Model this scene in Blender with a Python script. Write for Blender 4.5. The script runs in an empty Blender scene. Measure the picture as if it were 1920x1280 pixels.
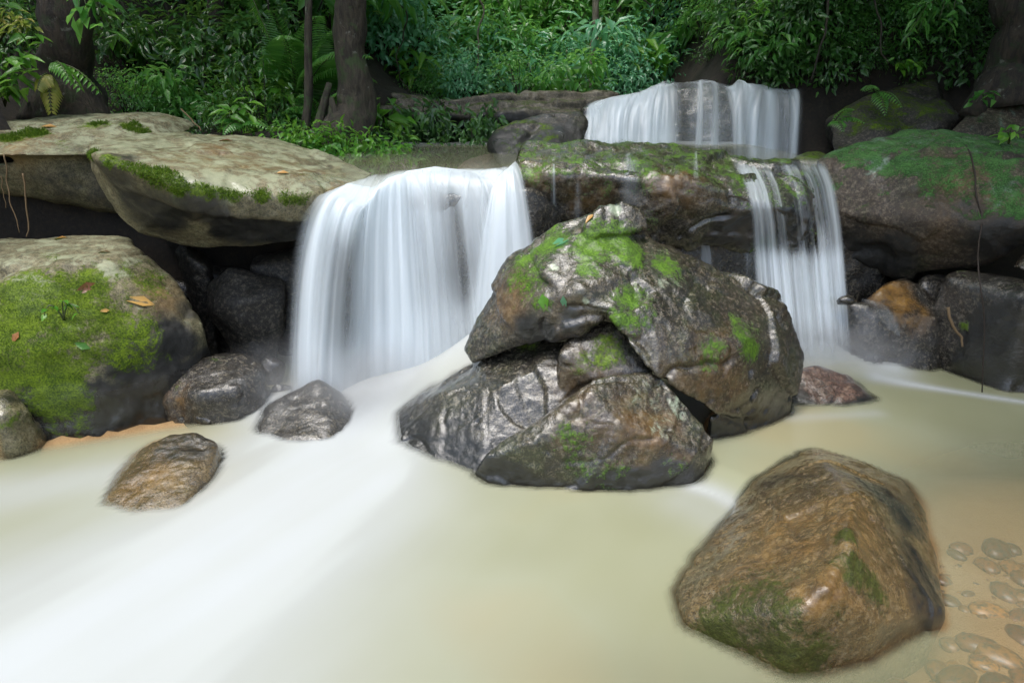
import bpy, bmesh, math, random
import numpy as np
from mathutils import Vector
from mathutils.bvhtree import BVHTree

SC = bpy.context.scene
COL = SC.collection
rad = math.radians

# ------------------------------------------------------------------ camera
CAM_H = 1.4
PITCH = math.atan((640 - 215) / 1280.0)
cam_d = bpy.data.cameras.new('camera'); cam = bpy.data.objects.new('camera', cam_d)
COL.objects.link(cam); SC.camera = cam
cam.location = (0, 0, CAM_H); cam.rotation_euler = (rad(90) - PITCH, 0, 0)
cam_d.lens = 24; cam_d.sensor_width = 36; cam_d.clip_start = 0.05; cam_d.clip_end = 500

# ------------------------------------------------------------------ sky, sun, exposure (overcast gap above the stream)
SUN_EL, SUN_AZ = 74, 215          # azimuth: direction the light comes from, degrees clockwise from +Y
w = bpy.data.worlds.new('World'); SC.world = w; w.use_nodes = True
nt = w.node_tree; nt.nodes.clear()
sky = nt.nodes.new('ShaderNodeTexSky'); sky.sky_type = 'NISHITA'; sky.sun_disc = False
sky.sun_elevation = rad(SUN_EL); sky.sun_rotation = rad(SUN_AZ)
sky.air_density = 1.0; sky.dust_density = 2.5; sky.ozone_density = 1.0
hs = nt.nodes.new('ShaderNodeHueSaturation'); hs.inputs['Saturation'].default_value = 0.75
bg = nt.nodes.new('ShaderNodeBackground'); bg.inputs['Strength'].default_value = 0.15
out = nt.nodes.new('ShaderNodeOutputWorld')
nt.links.new(sky.outputs[0], hs.inputs['Color']); nt.links.new(hs.outputs[0], bg.inputs['Color'])
nt.links.new(bg.outputs[0], out.inputs['Surface'])
sun_d = bpy.data.lights.new('sun', 'SUN'); sun_d.energy = 1.5; sun_d.angle = rad(30); sun_d.color = (1.0, 0.97, 0.92)
sun = bpy.data.objects.new('sun', sun_d); COL.objects.link(sun)
_a, _e = rad(SUN_AZ), rad(SUN_EL)
sun.rotation_euler = Vector((-math.sin(_a) * math.cos(_e), -math.cos(_a) * math.cos(_e), -math.sin(_e))).to_track_quat('-Z', 'Y').to_euler()
SC.view_settings.view_transform = 'Standard'; SC.view_settings.look = 'None'
SC.view_settings.exposure = 1.35; SC.view_settings.gamma = 1.0
SC.cycles.use_denoising = True
SC.cycles.max_bounces = 8; SC.cycles.transparent_max_bounces = 24; SC.cycles.diffuse_bounces = 6
SC.cycles.caustics_reflective = False; SC.cycles.caustics_refractive = False
SC.cycles.sample_clamp_indirect = 6

# ------------------------------------------------------------------ helpers
cp, sp = math.cos(PITCH), math.sin(PITCH)
def ray(px, py):
    u = (px - 960) / 1280.0; v = (640 - py) / 1280.0
    return Vector((u, cp + sp * v, -sp + cp * v))
def P(px, py, Y):                       # world point at distance Y in front of the camera
    d = ray(px, py); t = Y / d.y
    return Vector((d.x * t, Y, CAM_H + d.z * t))
def G(px, py, z=0.0):                   # world point on a level plane
    d = ray(px, py); t = (z - CAM_H) / d.z
    return Vector((d.x * t, d.y * t, z))
def pts(*l):                            # (px,py,Y) or (px,py,'z',height)
    return [G(a[0], a[1], a[3]) if len(a) == 4 else P(*a) for a in l]

rng = np.random.default_rng(7)
random.seed(7)

def _hash(ix, iy, iz, seed):
    h = (ix.astype(np.uint32) * np.uint32(374761393) + iy.astype(np.uint32) * np.uint32(668265263)
         + iz.astype(np.uint32) * np.uint32(2147483647) + np.uint32((seed * 144665 + 12345) & 0xffffffff))
    h = (h ^ (h >> np.uint32(13))) * np.uint32(1274126177)
    h = (h ^ (h >> np.uint32(16))) * np.uint32(2246822519)
    h ^= h >> np.uint32(15)
    return h.astype(np.float64) / 2147483648.0 - 1.0
def vnoise(p, seed=0):
    p = np.asarray(p, float); f = np.floor(p); i = f.astype(np.int64); t = p - f
    t = t * t * t * (t * (t * 6 - 15) + 10)
    r = 0
    for dx in (0, 1):
        wx = t[:, 0] if dx else 1 - t[:, 0]
        for dy in (0, 1):
            wy = t[:, 1] if dy else 1 - t[:, 1]
            for dz in (0, 1):
                wz = t[:, 2] if dz else 1 - t[:, 2]
                r = r + wx * wy * wz * _hash(i[:, 0] + dx, i[:, 1] + dy, i[:, 2] + dz, seed)
    return r
_rot = np.array([[0.36, 0.48, -0.8], [-0.8, 0.6, 0.0], [0.48, 0.64, 0.6]])
def fbm(p, oct=4, seed=0, gain=0.5):
    p = np.asarray(p, float); a = 1.0; r = 0; s = 0
    for k in range(oct):
        r = r + a * vnoise(p, seed + k); s += a; a *= gain; p = (p @ _rot) * 2.03 + 3.1
    return r / s
def ridged(p, oct=3, seed=0):
    p = np.asarray(p, float); a = 1.0; r = 0; s = 0
    for k in range(oct):
        r = r + a * (1 - np.abs(vnoise(p, seed + k)) * 2); s += a; a *= 0.5; p = (p @ _rot) * 2.1 + 1.7
    return r / s
def sstep(a, b, x):
    t = np.clip((x - a) / (b - a), 0, 1); return t * t * (3 - 2 * t)

def tag(o, label, cat, group=None, kind=None):
    if label: o['label'] = label
    if cat: o['category'] = cat
    if group: o['group'] = group
    if kind: o['kind'] = kind
    return o
def empty(name, loc):
    o = bpy.data.objects.new(name, None); COL.objects.link(o); o.location = loc; o.empty_display_size = 0.1
    return o
def mesh_obj(name, verts, faces, mat, parent=None, smooth=True, recenter=False, attrs=None, uv=None):
    verts = np.asarray(verts, float)
    me = bpy.data.meshes.new(name)
    loc = np.zeros(3)
    if parent is not None: loc = np.array(parent.matrix_basis.translation)
    elif recenter:
        loc = np.array([verts[:, 0].mean(), verts[:, 1].mean(), verts[:, 2].min()])
    me.from_pydata((verts - loc).tolist(), [], faces if isinstance(faces, list) else faces.tolist())
    if smooth: me.polygons.foreach_set('use_smooth', [True] * len(me.polygons))
    if attrs:
        for k, v in attrs.items():
            a = me.attributes.new(k, 'FLOAT', 'POINT'); a.data.foreach_set('value', np.asarray(v, np.float32))
    me.materials.append(mat)
    o = bpy.data.objects.new(name, me); COL.objects.link(o)
    if parent is not None: o.parent = parent
    elif recenter: o.location = loc
    return o

# ------------------------------------------------------------------ materials
class NB:
    def __init__(s, name):
        s.m = bpy.data.materials.new(name); s.m.use_nodes = True; s.t = s.m.node_tree; s.t.nodes.clear()
        s.out = s.t.nodes.new('ShaderNodeOutputMaterial')
    def n(s, typ, ins=None, **kw):
        nd = s.t.nodes.new('ShaderNode' + typ)
        for k, v in kw.items(): setattr(nd, k, v)
        for k, v in (ins or {}).items(): s.set(nd, k, v)
        return nd
    def set(s, nd, k, v):
        i = nd.inputs[k]
        if hasattr(v, 'is_output'): s.t.links.new(v, i)
        elif hasattr(v, 'outputs'): s.t.links.new(v.outputs[0], i)
        else:
            if i.type == 'RGBA' and len(v) == 3: v = (*v, 1)
            i.default_value = v
    def attr(s, name): return s.n('Attribute', attribute_name=name).outputs['Fac']
    def noise(s, vec, scale, detail=4, rough=0.55, dist=0.0):
        return s.n('TexNoise', {'Vector': vec, 'Scale': scale, 'Detail': detail, 'Roughness': rough, 'Distortion': dist}).outputs['Fac']
    def math(s, op, a, b=0.0, c=None, clamp=False):
        nd = s.t.nodes.new('ShaderNodeMath'); nd.operation = op; nd.use_clamp = clamp
        s.set(nd, 0, a); s.set(nd, 1, b)
        if c is not None: s.set(nd, 2, c)
        return nd.outputs[0]
    def mr(s, x, a, b, c=0.0, d=1.0):
        return s.n('MapRange', {'Value': x, 'From Min': a, 'From Max': b, 'To Min': c, 'To Max': d}, interpolation_type='SMOOTHSTEP').outputs[0]
    def mix(s, f, a, b):
        nd = s.t.nodes.new('ShaderNodeMix'); nd.data_type = 'RGBA'
        s.set(nd, 0, f)
        for k, v in ((6, a), (7, b)):
            s.set(nd, k, v)
        return nd.outputs[2]
    def ramp(s, f, stops):
        nd = s.t.nodes.new('ShaderNodeValToRGB'); e = nd.color_ramp.elements
        while len(e) < len(stops): e.new(0.5)
        for q, (pos, c) in zip(e, stops): q.position = pos; q.color = (*c, 1)
        s.set(nd, 0, f); return nd.outputs[0]
    def bump(s, h, strength, dist, normal=None):
        nd = s.n('Bump', {'Height': h, 'Strength': strength, 'Distance': dist})
        if normal is not None: s.set(nd, 'Normal', normal)
        return nd.outputs[0]
    def done(s, shader):
        s.t.links.new(shader.outputs[0] if hasattr(shader, 'outputs') else shader, s.out.inputs['Surface']); return s.m

def rock_mat(name, c, rough_dry=0.65, rough_wet=0.16, moss=((0.035, 0.075, 0.008), (0.15, 0.24, 0.012)), lich=(0.42, 0.5, 0.36),
             bump=1.0, scale=1.0, wrinkle=1.0, algae=0.0):
    b = NB(name)
    v = b.n('TexCoord').outputs['Object']
    n1 = b.noise(v, 2.6 * scale, 8, 0.6, 0.6); n2 = b.noise(v, 13 * scale, 8, 0.65, 0.3); n3 = b.noise(v, 90 * scale, 4, 0.7)
    f = b.math('ADD', b.math('MULTIPLY', n1, 0.62), b.math('ADD', b.math('MULTIPLY', n2, 0.28), b.math('MULTIPLY', n3, 0.14)))
    base = b.ramp(f, [(0.36, c[0]), (0.48, c[1]), (0.57, c[2]), (0.68, c[3])])
    alg = b.math('MULTIPLY', b.mr(b.noise(v, 5 * scale, 7, 0.7, 0.8), 0.47, 0.66), algae)
    base = b.mix(alg, base, (0.034, 0.05, 0.014))
    # fine dark pits and pale grains
    gr = b.noise(v, 240 * scale, 2, 0.8)
    base = b.mix(b.mr(gr, 0.56, 0.72, 0.0, 0.45), base, b.mix(0.6, base, (0.4, 0.36, 0.28)))
    pit = b.mr(b.noise(v, 150 * scale, 4, 0.75), 0.36, 0.52)
    base = b.mix(b.math('MULTIPLY', b.math('SUBTRACT', 1.0, pit), 0.75), base, (0.012, 0.011, 0.010))
    mot = b.noise(v, 48 * scale, 7, 0.82)
    base = b.mix(b.mr(mot, 0.41, 0.5, 0.75, 0.0), base, b.mix(0.75, base, (0.01, 0.009, 0.007)))
    base = b.mix(b.mr(mot, 0.51, 0.6, 0.0, 0.55), base, b.mix(0.3, base, (0.5, 0.43, 0.3)))
    # rusty orange patches
    rust = b.math('MULTIPLY', b.attr('rust'), b.mr(b.noise(v, 7, 6, 0.7), 0.3, 0.6))
    base = b.mix(rust, base, b.ramp(n2, [(0.35, (0.09, 0.045, 0.012)), (0.65, (0.27, 0.145, 0.035))]))
    # pale lichen
    la = b.attr('lichen')
    lf = b.math('MULTIPLY', b.mr(b.math('ADD', la, b.math('MULTIPLY', b.math('SUBTRACT', b.noise(v, 11, 8, 0.75, 0.5), 0.5), 2.2)), 0.4, 0.8), 0.8)
    lf = b.math('MULTIPLY', lf, b.mr(la, 0.02, 0.15))
    base = b.mix(lf, base, b.mix(n3, lich, tuple(x * 0.62 for x in lich)))
    # dark mask: algae / wet staining, plus shade painted on flanks and undersides
    da = b.attr('dark')
    df = b.mr(b.math('ADD', da, b.math('MULTIPLY', b.math('SUBTRACT', n2, 0.5), 0.8)), 0.25, 0.75)
    base = b.mix(b.math('MULTIPLY', df, b.mr(da, 0.0, 0.3)), base, (0.013, 0.013, 0.012))
    # moss
    ma = b.attr('moss')
    mn = b.math('SUBTRACT', b.math('ADD', b.math('MULTIPLY', b.noise(v, 9, 8, 0.7, 0.4), 0.6), b.math('MULTIPLY', b.noise(v, 60, 4, 0.7), 0.4)), 0.5)
    mf = b.math('MULTIPLY', b.mr(b.math('ADD', b.math('MULTIPLY', ma, 0.8), b.math('MULTIPLY', mn, 2.6)), 0.36, 0.72), 0.9)
    mf = b.math('MULTIPLY', mf, b.mr(ma, 0.02, 0.4))
    mg = b.noise(v, 130, 3, 0.7)
    mc = b.mix(b.mr(b.math('ADD', b.math('MULTIPLY', mg, 0.6), b.math('MULTIPLY', n2, 0.4)), 0.38, 0.62), moss[0], moss[1])
    base = b.mix(mf, base, mc)
    wet = b.attr('wet')
    wn = b.mr(b.math('ADD', wet, b.math('MULTIPLY', b.math('SUBTRACT', n2, 0.5), 0.9)), 0.3, 0.7)
    rough = b.math('ADD', b.math('MULTIPLY', b.math('SUBTRACT', 1.0, wn), rough_dry - rough_wet), b.math('ADD', rough_wet, b.math('MULTIPLY', b.math('SUBTRACT', n3, 0.5), 0.12)))
    rough = b.math('ADD', rough, b.math('MULTIPLY', mf, 0.4), clamp=True)
    wr = b.n('TexNoise', {'Vector': v, 'Scale': 24 * scale, 'Detail': 5, 'Roughness': 0.6, 'Distortion': 1.6}, noise_type='RIDGED_MULTIFRACTAL') if False else None
    w1 = b.noise(v, 22 * scale, 5, 0.6, 1.8)
    hgt = b.math('ADD', b.math('MULTIPLY', w1, 0.5 * wrinkle), b.math('ADD', b.math('MULTIPLY', n2, 0.5), b.math('ADD', b.math('MULTIPLY', mot, 0.22), b.math('MULTIPLY', n3, 0.07))))
    hgt = b.math('ADD', hgt, b.math('MULTIPLY', b.math('MULTIPLY', mf, mg), 0.9))
    nrm = b.bump(hgt, 0.7 * bump, 0.016)
    pr = b.n('BsdfPrincipled', {'Base Color': base, 'Roughness': rough, 'Normal': nrm, 'IOR': 1.45})
    b.set(pr, 'Specular IOR Level', b.math('SUBTRACT', 0.55, b.math('MULTIPLY', mf, 0.4)))
    b.set(pr, 'Coat Weight', b.math('MULTIPLY', b.math('MULTIPLY', wn, b.mr(b.noise(v, 7 * scale, 5, 0.65, 0.6), 0.34, 0.52, 0.45, 1.0)), b.math('SUBTRACT', 1.0, b.math('MULTIPLY', mf, 0.7))))
    b.set(pr, 'Coat Roughness', 0.07)
    cw = b.noise(v, 11 * scale, 3, 0.5, 0.8)
    b.set(pr, 'Coat Normal', b.bump(b.math('ADD', cw, b.math('MULTIPLY', b.noise(v, 90 * scale, 4, 0.7, 0.3), 0.3)), 0.65, 0.012))
    return b.done(pr)

def gb(*l): return l
M_PILE = rock_mat('wet_brown_rock', ((0.0087, 0.0081, 0.0067), (0.0218, 0.0184, 0.0127), (0.0402, 0.0318, 0.0201), (0.0670, 0.0569, 0.0385)), rough_wet=0.15, algae=0.6, moss=((0.03, 0.07, 0.01), (0.13, 0.26, 0.022)))
M_GREY = rock_mat('wet_slate_rock', ((0.0076, 0.0076, 0.0072), (0.0170, 0.0162, 0.0143), (0.0321, 0.0295, 0.0234), (0.0529, 0.0491, 0.0378)), rough_wet=0.13, algae=0.3)
M_TAN = rock_mat('tan_sandstone', ((0.06, 0.052, 0.028), (0.125, 0.108, 0.055), (0.185, 0.162, 0.088), (0.25, 0.235, 0.145)), rough_wet=0.25, wrinkle=0.5, bump=0.6, lich=(0.34, 0.365, 0.235), algae=0.45, moss=((0.032, 0.06, 0.008), (0.125, 0.19, 0.012)))
M_FORE = rock_mat('ochre_river_rock', ((0.0340, 0.0231, 0.0109), (0.0816, 0.0544, 0.0204), (0.1360, 0.0918, 0.0340), (0.1768, 0.1292, 0.0578)), rough_wet=0.2, wrinkle=0.6, bump=0.8, algae=0.3, moss=((0.018, 0.026, 0.006), (0.055, 0.07, 0.012)))
M_FORE2 = rock_mat('brown_river_rock', ((0.0400, 0.0272, 0.0128), (0.0960, 0.0640, 0.0240), (0.1600, 0.1080, 0.0400), (0.2080, 0.1520, 0.0680)), rough_wet=0.12, scale=2.4, wrinkle=0.6, bump=0.8, algae=0.3)
M_BANK = rock_mat('bank_rock', ((0.0152, 0.0108, 0.0071), (0.0324, 0.0232, 0.0146), (0.0540, 0.0378, 0.0243), (0.0810, 0.0621, 0.0432)), rough_wet=0.2, moss=((0.02, 0.06, 0.018), (0.075, 0.19, 0.05)), lich=(0.2, 0.3, 0.22), algae=0.5)
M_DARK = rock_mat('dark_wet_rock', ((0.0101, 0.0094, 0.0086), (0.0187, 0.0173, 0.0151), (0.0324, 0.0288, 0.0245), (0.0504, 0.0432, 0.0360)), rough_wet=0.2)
M_LEDGE = rock_mat('ledge_rock', ((0.0240, 0.0224, 0.0144), (0.0600, 0.0528, 0.0336), (0.1120, 0.0960, 0.0680), (0.1920, 0.1680, 0.1200)), rough_wet=0.25, moss=((0.03, 0.06, 0.01), (0.1, 0.15, 0.03)))
M_RED = rock_mat('red_brown_rock', ((0.04, 0.022, 0.016), (0.085, 0.045, 0.032), (0.13, 0.07, 0.05), (0.18, 0.11, 0.08)), rough_wet=0.18)

# ------------------------------------------------------------------ rock builder
ROCKS = {}
def hull_into(bm, points):
    vs = [bm.verts.new(p) for p in points]
    r = bmesh.ops.convex_hull(bm, input=vs)
    dead = [e for e in set(r['geom_interior']) | set(r['geom_unused']) if isinstance(e, bmesh.types.BMVert) and e.is_valid]
    bmesh.ops.delete(bm, geom=dead, context='VERTS')
def thick(front, depth=0.4, shrink=0.7, base=None, dz=None):
    front = [Vector(p) for p in front]
    c = sum(front, Vector()) / len(front)
    r = list(front)
    for p in front:
        q = c + (p - c) * shrink
        if dz is None: k = Vector((q.x, q.y, q.z - CAM_H)); r.append(q + k * (depth / k.y))
        else: r.append(Vector((q.x, q.y + depth, q.z + dz)))
    if base is not None:
        for p in front:
            q = c + (p - c) * .86; r.append(Vector((q.x, q.y, base))); q = c + (p - c) * shrink * .9; r.append(Vector((q.x, q.y + depth, base)))
    return r
def rock(key, label, hulls, mat, voxel=0.02, smooth=10, big=(0.03, 2.2), mid=(0.012, 7), crease=(0.012, 3.5), strata=None,
         spots=(), up=None, wet=0.6, wet_below=None, dark_below=None, name='boulder', group=None, cat='boulder', seed=None, fine=0.003, post=None, facet=None):
    seed = len(ROCKS) * 17 + 3 if seed is None else seed
    bm = bmesh.new()
    for h in hulls:
        b2 = bmesh.new(); hull_into(b2, h)
        bmesh.ops.recalc_face_normals(b2, faces=b2.faces)
        tmp = bpy.data.meshes.new('t'); b2.to_mesh(tmp); b2.free(); bm.from_mesh(tmp); bpy.data.meshes.remove(tmp)
    me = bpy.data.meshes.new('t'); bm.to_mesh(me); bm.free()
    o = bpy.data.objects.new('t', me); COL.objects.link(o)
    md = o.modifiers.new('r', 'REMESH'); md.mode = 'VOXEL'; md.voxel_size = voxel
    dg = bpy.context.evaluated_depsgraph_get(); dg.update()
    m2 = bpy.data.meshes.new_from_object(o.evaluated_get(dg))
    bpy.data.objects.remove(o); bpy.data.meshes.remove(me)
    n = len(m2.vertices); co = np.empty(n * 3); m2.vertices.foreach_get('co', co); co = co.reshape(-1, 3)
    ed = np.empty(len(m2.edges) * 2, np.int32); m2.edges.foreach_get('vertices', ed); ed = ed.reshape(-1, 2)
    a = np.concatenate([ed[:, 0], ed[:, 1]]); bb = np.concatenate([ed[:, 1], ed[:, 0]])
    deg = np.bincount(a, minlength=n)[:, None]
    def lap(c, k=0.6):
        s = np.stack([np.bincount(a, weights=c[bb, i], minlength=n) for i in range(3)], 1) / np.maximum(deg, 1)
        return c + k * (s - c)
    for _ in range(smooth): co = lap(co)
    def normals(c):
        m2.vertices.foreach_set('co', c.ravel()); m2.update()
        q = np.empty(n * 3, np.float32); m2.vertex_normals.foreach_get('vector', q); return q.reshape(-1, 3).astype(float)
    N = normals(co)
    d = big[0] * fbm(co * big[1], 3, seed) + mid[0] * fbm(co * mid[1] + 5, 4, seed + 11)
    wp = co + 0.12 * np.stack([vnoise(co * 4, seed + 21), vnoise(co * 4 + 9, seed + 22), vnoise(co * 4 + 17, seed + 23)], 1)
    cr = ridged(wp * crease[1], 2, seed + 31)
    d -= crease[0] * sstep(0.74, 0.98, cr)
    if strata:
        amp, fr, dr = strata; dr = np.array(dr) / np.linalg.norm(dr)
        s = ((.7 * co + .3 * wp) @ dr) * fr + 0.45 * fbm(co * 2, 3, seed + 41)
        t = s - np.floor(s)
        d += amp * (t - sstep(0.86, 1.0, t) - 0.4) * np.clip(0.5 + 1.1 * vnoise(co * 2.5, seed + 43), 0, 1.3)
    if facet:
        amp, nc = facet; g = np.random.default_rng(seed)
        sd = g.choice(n, nc, replace=False); S = wp[sd]; best = np.full(n, 1e9); ci = np.zeros(n, int)
        for j in range(nc):
            dj = ((wp - S[j]) ** 2).sum(1); mk = dj < best; best[mk] = dj[mk]; ci[mk] = j
        rr = math.sqrt(np.median(best)) * 1.6
        dirs = g.normal(size=(nc, 3)); dirs -= N[sd] * (dirs * N[sd]).sum(1)[:, None]; dirs /= np.linalg.norm(dirs, axis=1)[:, None]
        d += amp * np.clip(((co - co[sd][ci]) * dirs[ci]).sum(1) / rr, -1.2, 1.2) + amp * .35 * g.uniform(-1, 1, nc)[ci]
    co = co + N * d[:, None]
    if facet: co = lap(co, .5)
    N = normals(co)
    if fine: co = co + N * (fine * (fbm(co * 26, 3, seed + 51) + .6 * ridged(co * 38, 2, seed + 55)))[:, None]
    N = normals(co)
    bvh = BVHTree.FromPolygons([tuple(p) for p in co], [tuple(p.vertices) for p in m2.polygons])
    at = {k: np.zeros(n) for k in ('moss', 'lichen', 'wet', 'dark', 'rust')}
    at['wet'] += wet
    nz = fbm(co * 5, 3, seed + 61)
    if wet_below is not None: at['wet'] = np.maximum(at['wet'], 1 - sstep(wet_below - 0.05, wet_below + 0.1, co[:, 2] + 0.06 * nz))
    if dark_below is not None: at['dark'] = np.maximum(at['dark'], 1 - sstep(dark_below - 0.06, dark_below + 0.12, co[:, 2] + 0.12 * nz))
    if up:
        for k, (amt, lo, hi) in up.items():
            at[k] = np.maximum(at[k], amt * sstep(lo, hi, N[:, 2] + 0.35 * nz))
    for s in spots:
        k, px, py, r, st = s[:5]
        h = bvh.ray_cast(Vector((0, 0, CAM_H)), ray(px, py).normalized())[0]
        if h is None: print('MISS spot', key, s); continue
        dd = np.linalg.norm(co - np.array(h), axis=1) / r
        m = 1 - sstep(0.15, 1.3, dd + 0.5 * nz)
        if st < 0: at[k] *= 1 + st * m
        else: at[k] = np.maximum(at[k], st * m)
    loc = np.array([co[:, 0].mean(), co[:, 1].mean(), co[:, 2].min()])
    if post: post(co, N, at)
    m2.vertices.foreach_set('co', (co - loc).ravel()); m2.update()
    m2.polygons.foreach_set('use_smooth', [True] * len(m2.polygons))
    for k, v in at.items():
        q = m2.attributes.new(k, 'FLOAT', 'POINT'); q.data.foreach_set('value', v.astype(np.float32))
    m2.materials.clear(); m2.materials.append(mat)
    ob = bpy.data.objects.new(name, m2); m2.name = name; COL.objects.link(ob); ob.location = loc
    tag(ob, label, cat, group)
    ROCKS[key] = dict(obj=ob, co=co, N=N, at=at, bvh=bvh)
    return ob

# ------------------------------------------------------------------ terrain (stream bed, banks, hillside)
def H(x, y):
    x = np.asarray(x, float); y = np.asarray(y, float)
    z = np.full(x.shape, -0.4)
    # sand strip at the left, shallows at the right
    pa = np.array([-2.6, 2.55]); ab = np.array([1.12, .5]); tt = np.clip(((x - pa[0]) * ab[0] + (y - pa[1]) * ab[1]) / (ab @ ab), 0, 1)
    z += 0.425 * np.exp(-((x - pa[0] - tt * ab[0]) ** 2 + (y - pa[1] - tt * ab[1]) ** 2) / .13 ** 2)
    z += 0.31 * sstep(-0.25, 0.62, x - .5 * y + .08 * np.sin(x * 5 + y * 3)) * (1 - sstep(2.4, 3.4, y))
    z += 0.22 * np.exp(-(((x - 0.35) / 0.5) ** 2 + ((y - 1.35) / 0.3) ** 2))
    # step up behind the lower falls
    wall = sstep(4.02, 4.3, y - 0.04 * x)
    z = z + wall * 1.3
    # upper stream, second step
    up = sstep(6.55, 6.9, y + 0.02 * x); z += up * 0.58
    # left bank
    L = sstep(-0.75, -1.9, x) * sstep(4.4, 5.2, y)
    z += L * (0.25 + 0.16 * np.clip(y - 5, 0, 6))
    L2 = sstep(-2.55, -3.6, x); z = z + L2 * np.where(y < 4.2, 1.5 * sstep(2.0, 4.2, y) + 0.5, 0.5)
    # right bank: steep and dark
    R = sstep(1.55 + 0.1 * np.clip(7 - y, 0, 3), 2.9 + 0.1 * np.clip(7 - y, 0, 3), x) * sstep(5.7, 7.8, y)
    z += R * 2.3
    R2 = sstep(3.0, 5.5, x); z += R2 * 1.6
    # hillside beyond
    z += np.clip(y - 9.0, 0, 40) * 0.42 + np.clip(np.abs(x) - 5.5, 0, 40) * 0.35
    return z
def axis(parts):
    r = []
    for a, b, s in parts: r += list(np.arange(a, b, s))
    return np.array(r + [parts[-1][1]])
def grid_faces(nx, ny):
    i = np.arange(nx * ny).reshape(ny, nx)
    return np.stack([i[:-1, :-1], i[:-1, 1:], i[1:, 1:], i[1:, :-1]], -1).reshape(-1, 4)
gx = axis([(-20, -8, 1.0), (-8, -4, 0.3), (-4, 4.2, 0.07), (4.2, 8, 0.3), (8, 20, 1.0)])
gy = axis([(-12, 0, 0.8), (0, 9, 0.07), (9, 16, 0.3), (16, 26, 1.0)])
X, Y = np.meshgrid(gx, gy)
z = H(X.ravel(), Y.ravel())
pp = np.stack([X.ravel(), Y.ravel(), np.zeros(X.size)], 1)
hi = sstep(0.6, 1.0, z)
z = z + fbm(pp * 1.3, 4, 5) * (0.02 + 0.16 * hi) + fbm(pp * 6, 3, 9) * (0.008 + 0.04 * hi)
b = NB('soil_and_sand'); v = b.n('TexCoord').outputs['Object']
sx = b.n('SeparateXYZ', {0: v}).outputs['Z']
n1 = b.noise(v, 3, 8, 0.65); n2 = b.noise(v, 40, 6, 0.7); n3 = b.noise(v, 200, 3, 0.7)
soil = b.ramp(b.math('ADD', b.math('MULTIPLY', n1, 0.4), b.math('MULTIPLY', n2, 0.6)), [(0.35, (0.005, 0.004, 0.003)), (0.5, (0.014, 0.010, 0.006)), (0.68, (0.04, 0.027, 0.015))])
sand = b.ramp(b.math('ADD', b.math('MULTIPLY', n1, 0.5), b.math('MULTIPLY', n3, 0.5)), [(0.35, (0.24, 0.135, 0.05)), (0.65, (0.46, 0.3, 0.14))])
wet_ = b.mr(sx, -0.05, 0.0)
sand = b.mix(wet_, b.mix(0.6, sand, (0.27, 0.135, 0.035)), sand)
colr = b.mix(b.mr(sx, 0.12, 0.35), sand, soil)
pr = b.n('BsdfPrincipled', {'Base Color': colr, 'Roughness': 0.75, 'Normal': b.bump(b.math('ADD', n2, n3), 0.6, 0.02)})
M_SOIL = b.done(pr)
ground = mesh_obj('ground', np.stack([X.ravel(), Y.ravel(), z], 1), grid_faces(len(gx), len(gy)), M_SOIL)
ground['kind'] = 'structure'

# ------------------------------------------------------------------ boulders
Z = 'z'
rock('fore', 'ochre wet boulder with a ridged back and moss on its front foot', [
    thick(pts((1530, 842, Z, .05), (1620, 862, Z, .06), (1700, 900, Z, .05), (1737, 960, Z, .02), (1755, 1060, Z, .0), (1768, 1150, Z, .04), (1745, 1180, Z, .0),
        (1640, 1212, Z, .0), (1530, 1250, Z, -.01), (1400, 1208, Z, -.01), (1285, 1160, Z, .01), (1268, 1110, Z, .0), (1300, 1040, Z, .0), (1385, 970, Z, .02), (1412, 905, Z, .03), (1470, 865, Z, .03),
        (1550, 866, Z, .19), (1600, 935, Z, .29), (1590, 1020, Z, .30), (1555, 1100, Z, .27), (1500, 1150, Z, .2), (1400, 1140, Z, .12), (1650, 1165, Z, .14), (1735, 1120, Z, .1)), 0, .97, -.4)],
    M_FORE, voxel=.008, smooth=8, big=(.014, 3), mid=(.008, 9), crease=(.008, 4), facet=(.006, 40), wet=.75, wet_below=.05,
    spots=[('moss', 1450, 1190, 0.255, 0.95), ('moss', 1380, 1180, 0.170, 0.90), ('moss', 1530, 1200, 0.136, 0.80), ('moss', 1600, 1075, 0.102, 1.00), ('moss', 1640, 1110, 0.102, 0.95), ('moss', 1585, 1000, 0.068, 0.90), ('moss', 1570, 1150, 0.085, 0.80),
           ('dark', 1690, 960, .22, .85), ('dark', 1450, 900, .14, .55), ('dark', 1720, 1060, .2, .75), ('dark', 1735, 1130, .12, .7), ('rust', 1530, 1000, .3, .5), ('rust', 1560, 1120, .15, .7)])  # dark spots down the right flank paint its shaded side

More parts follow.
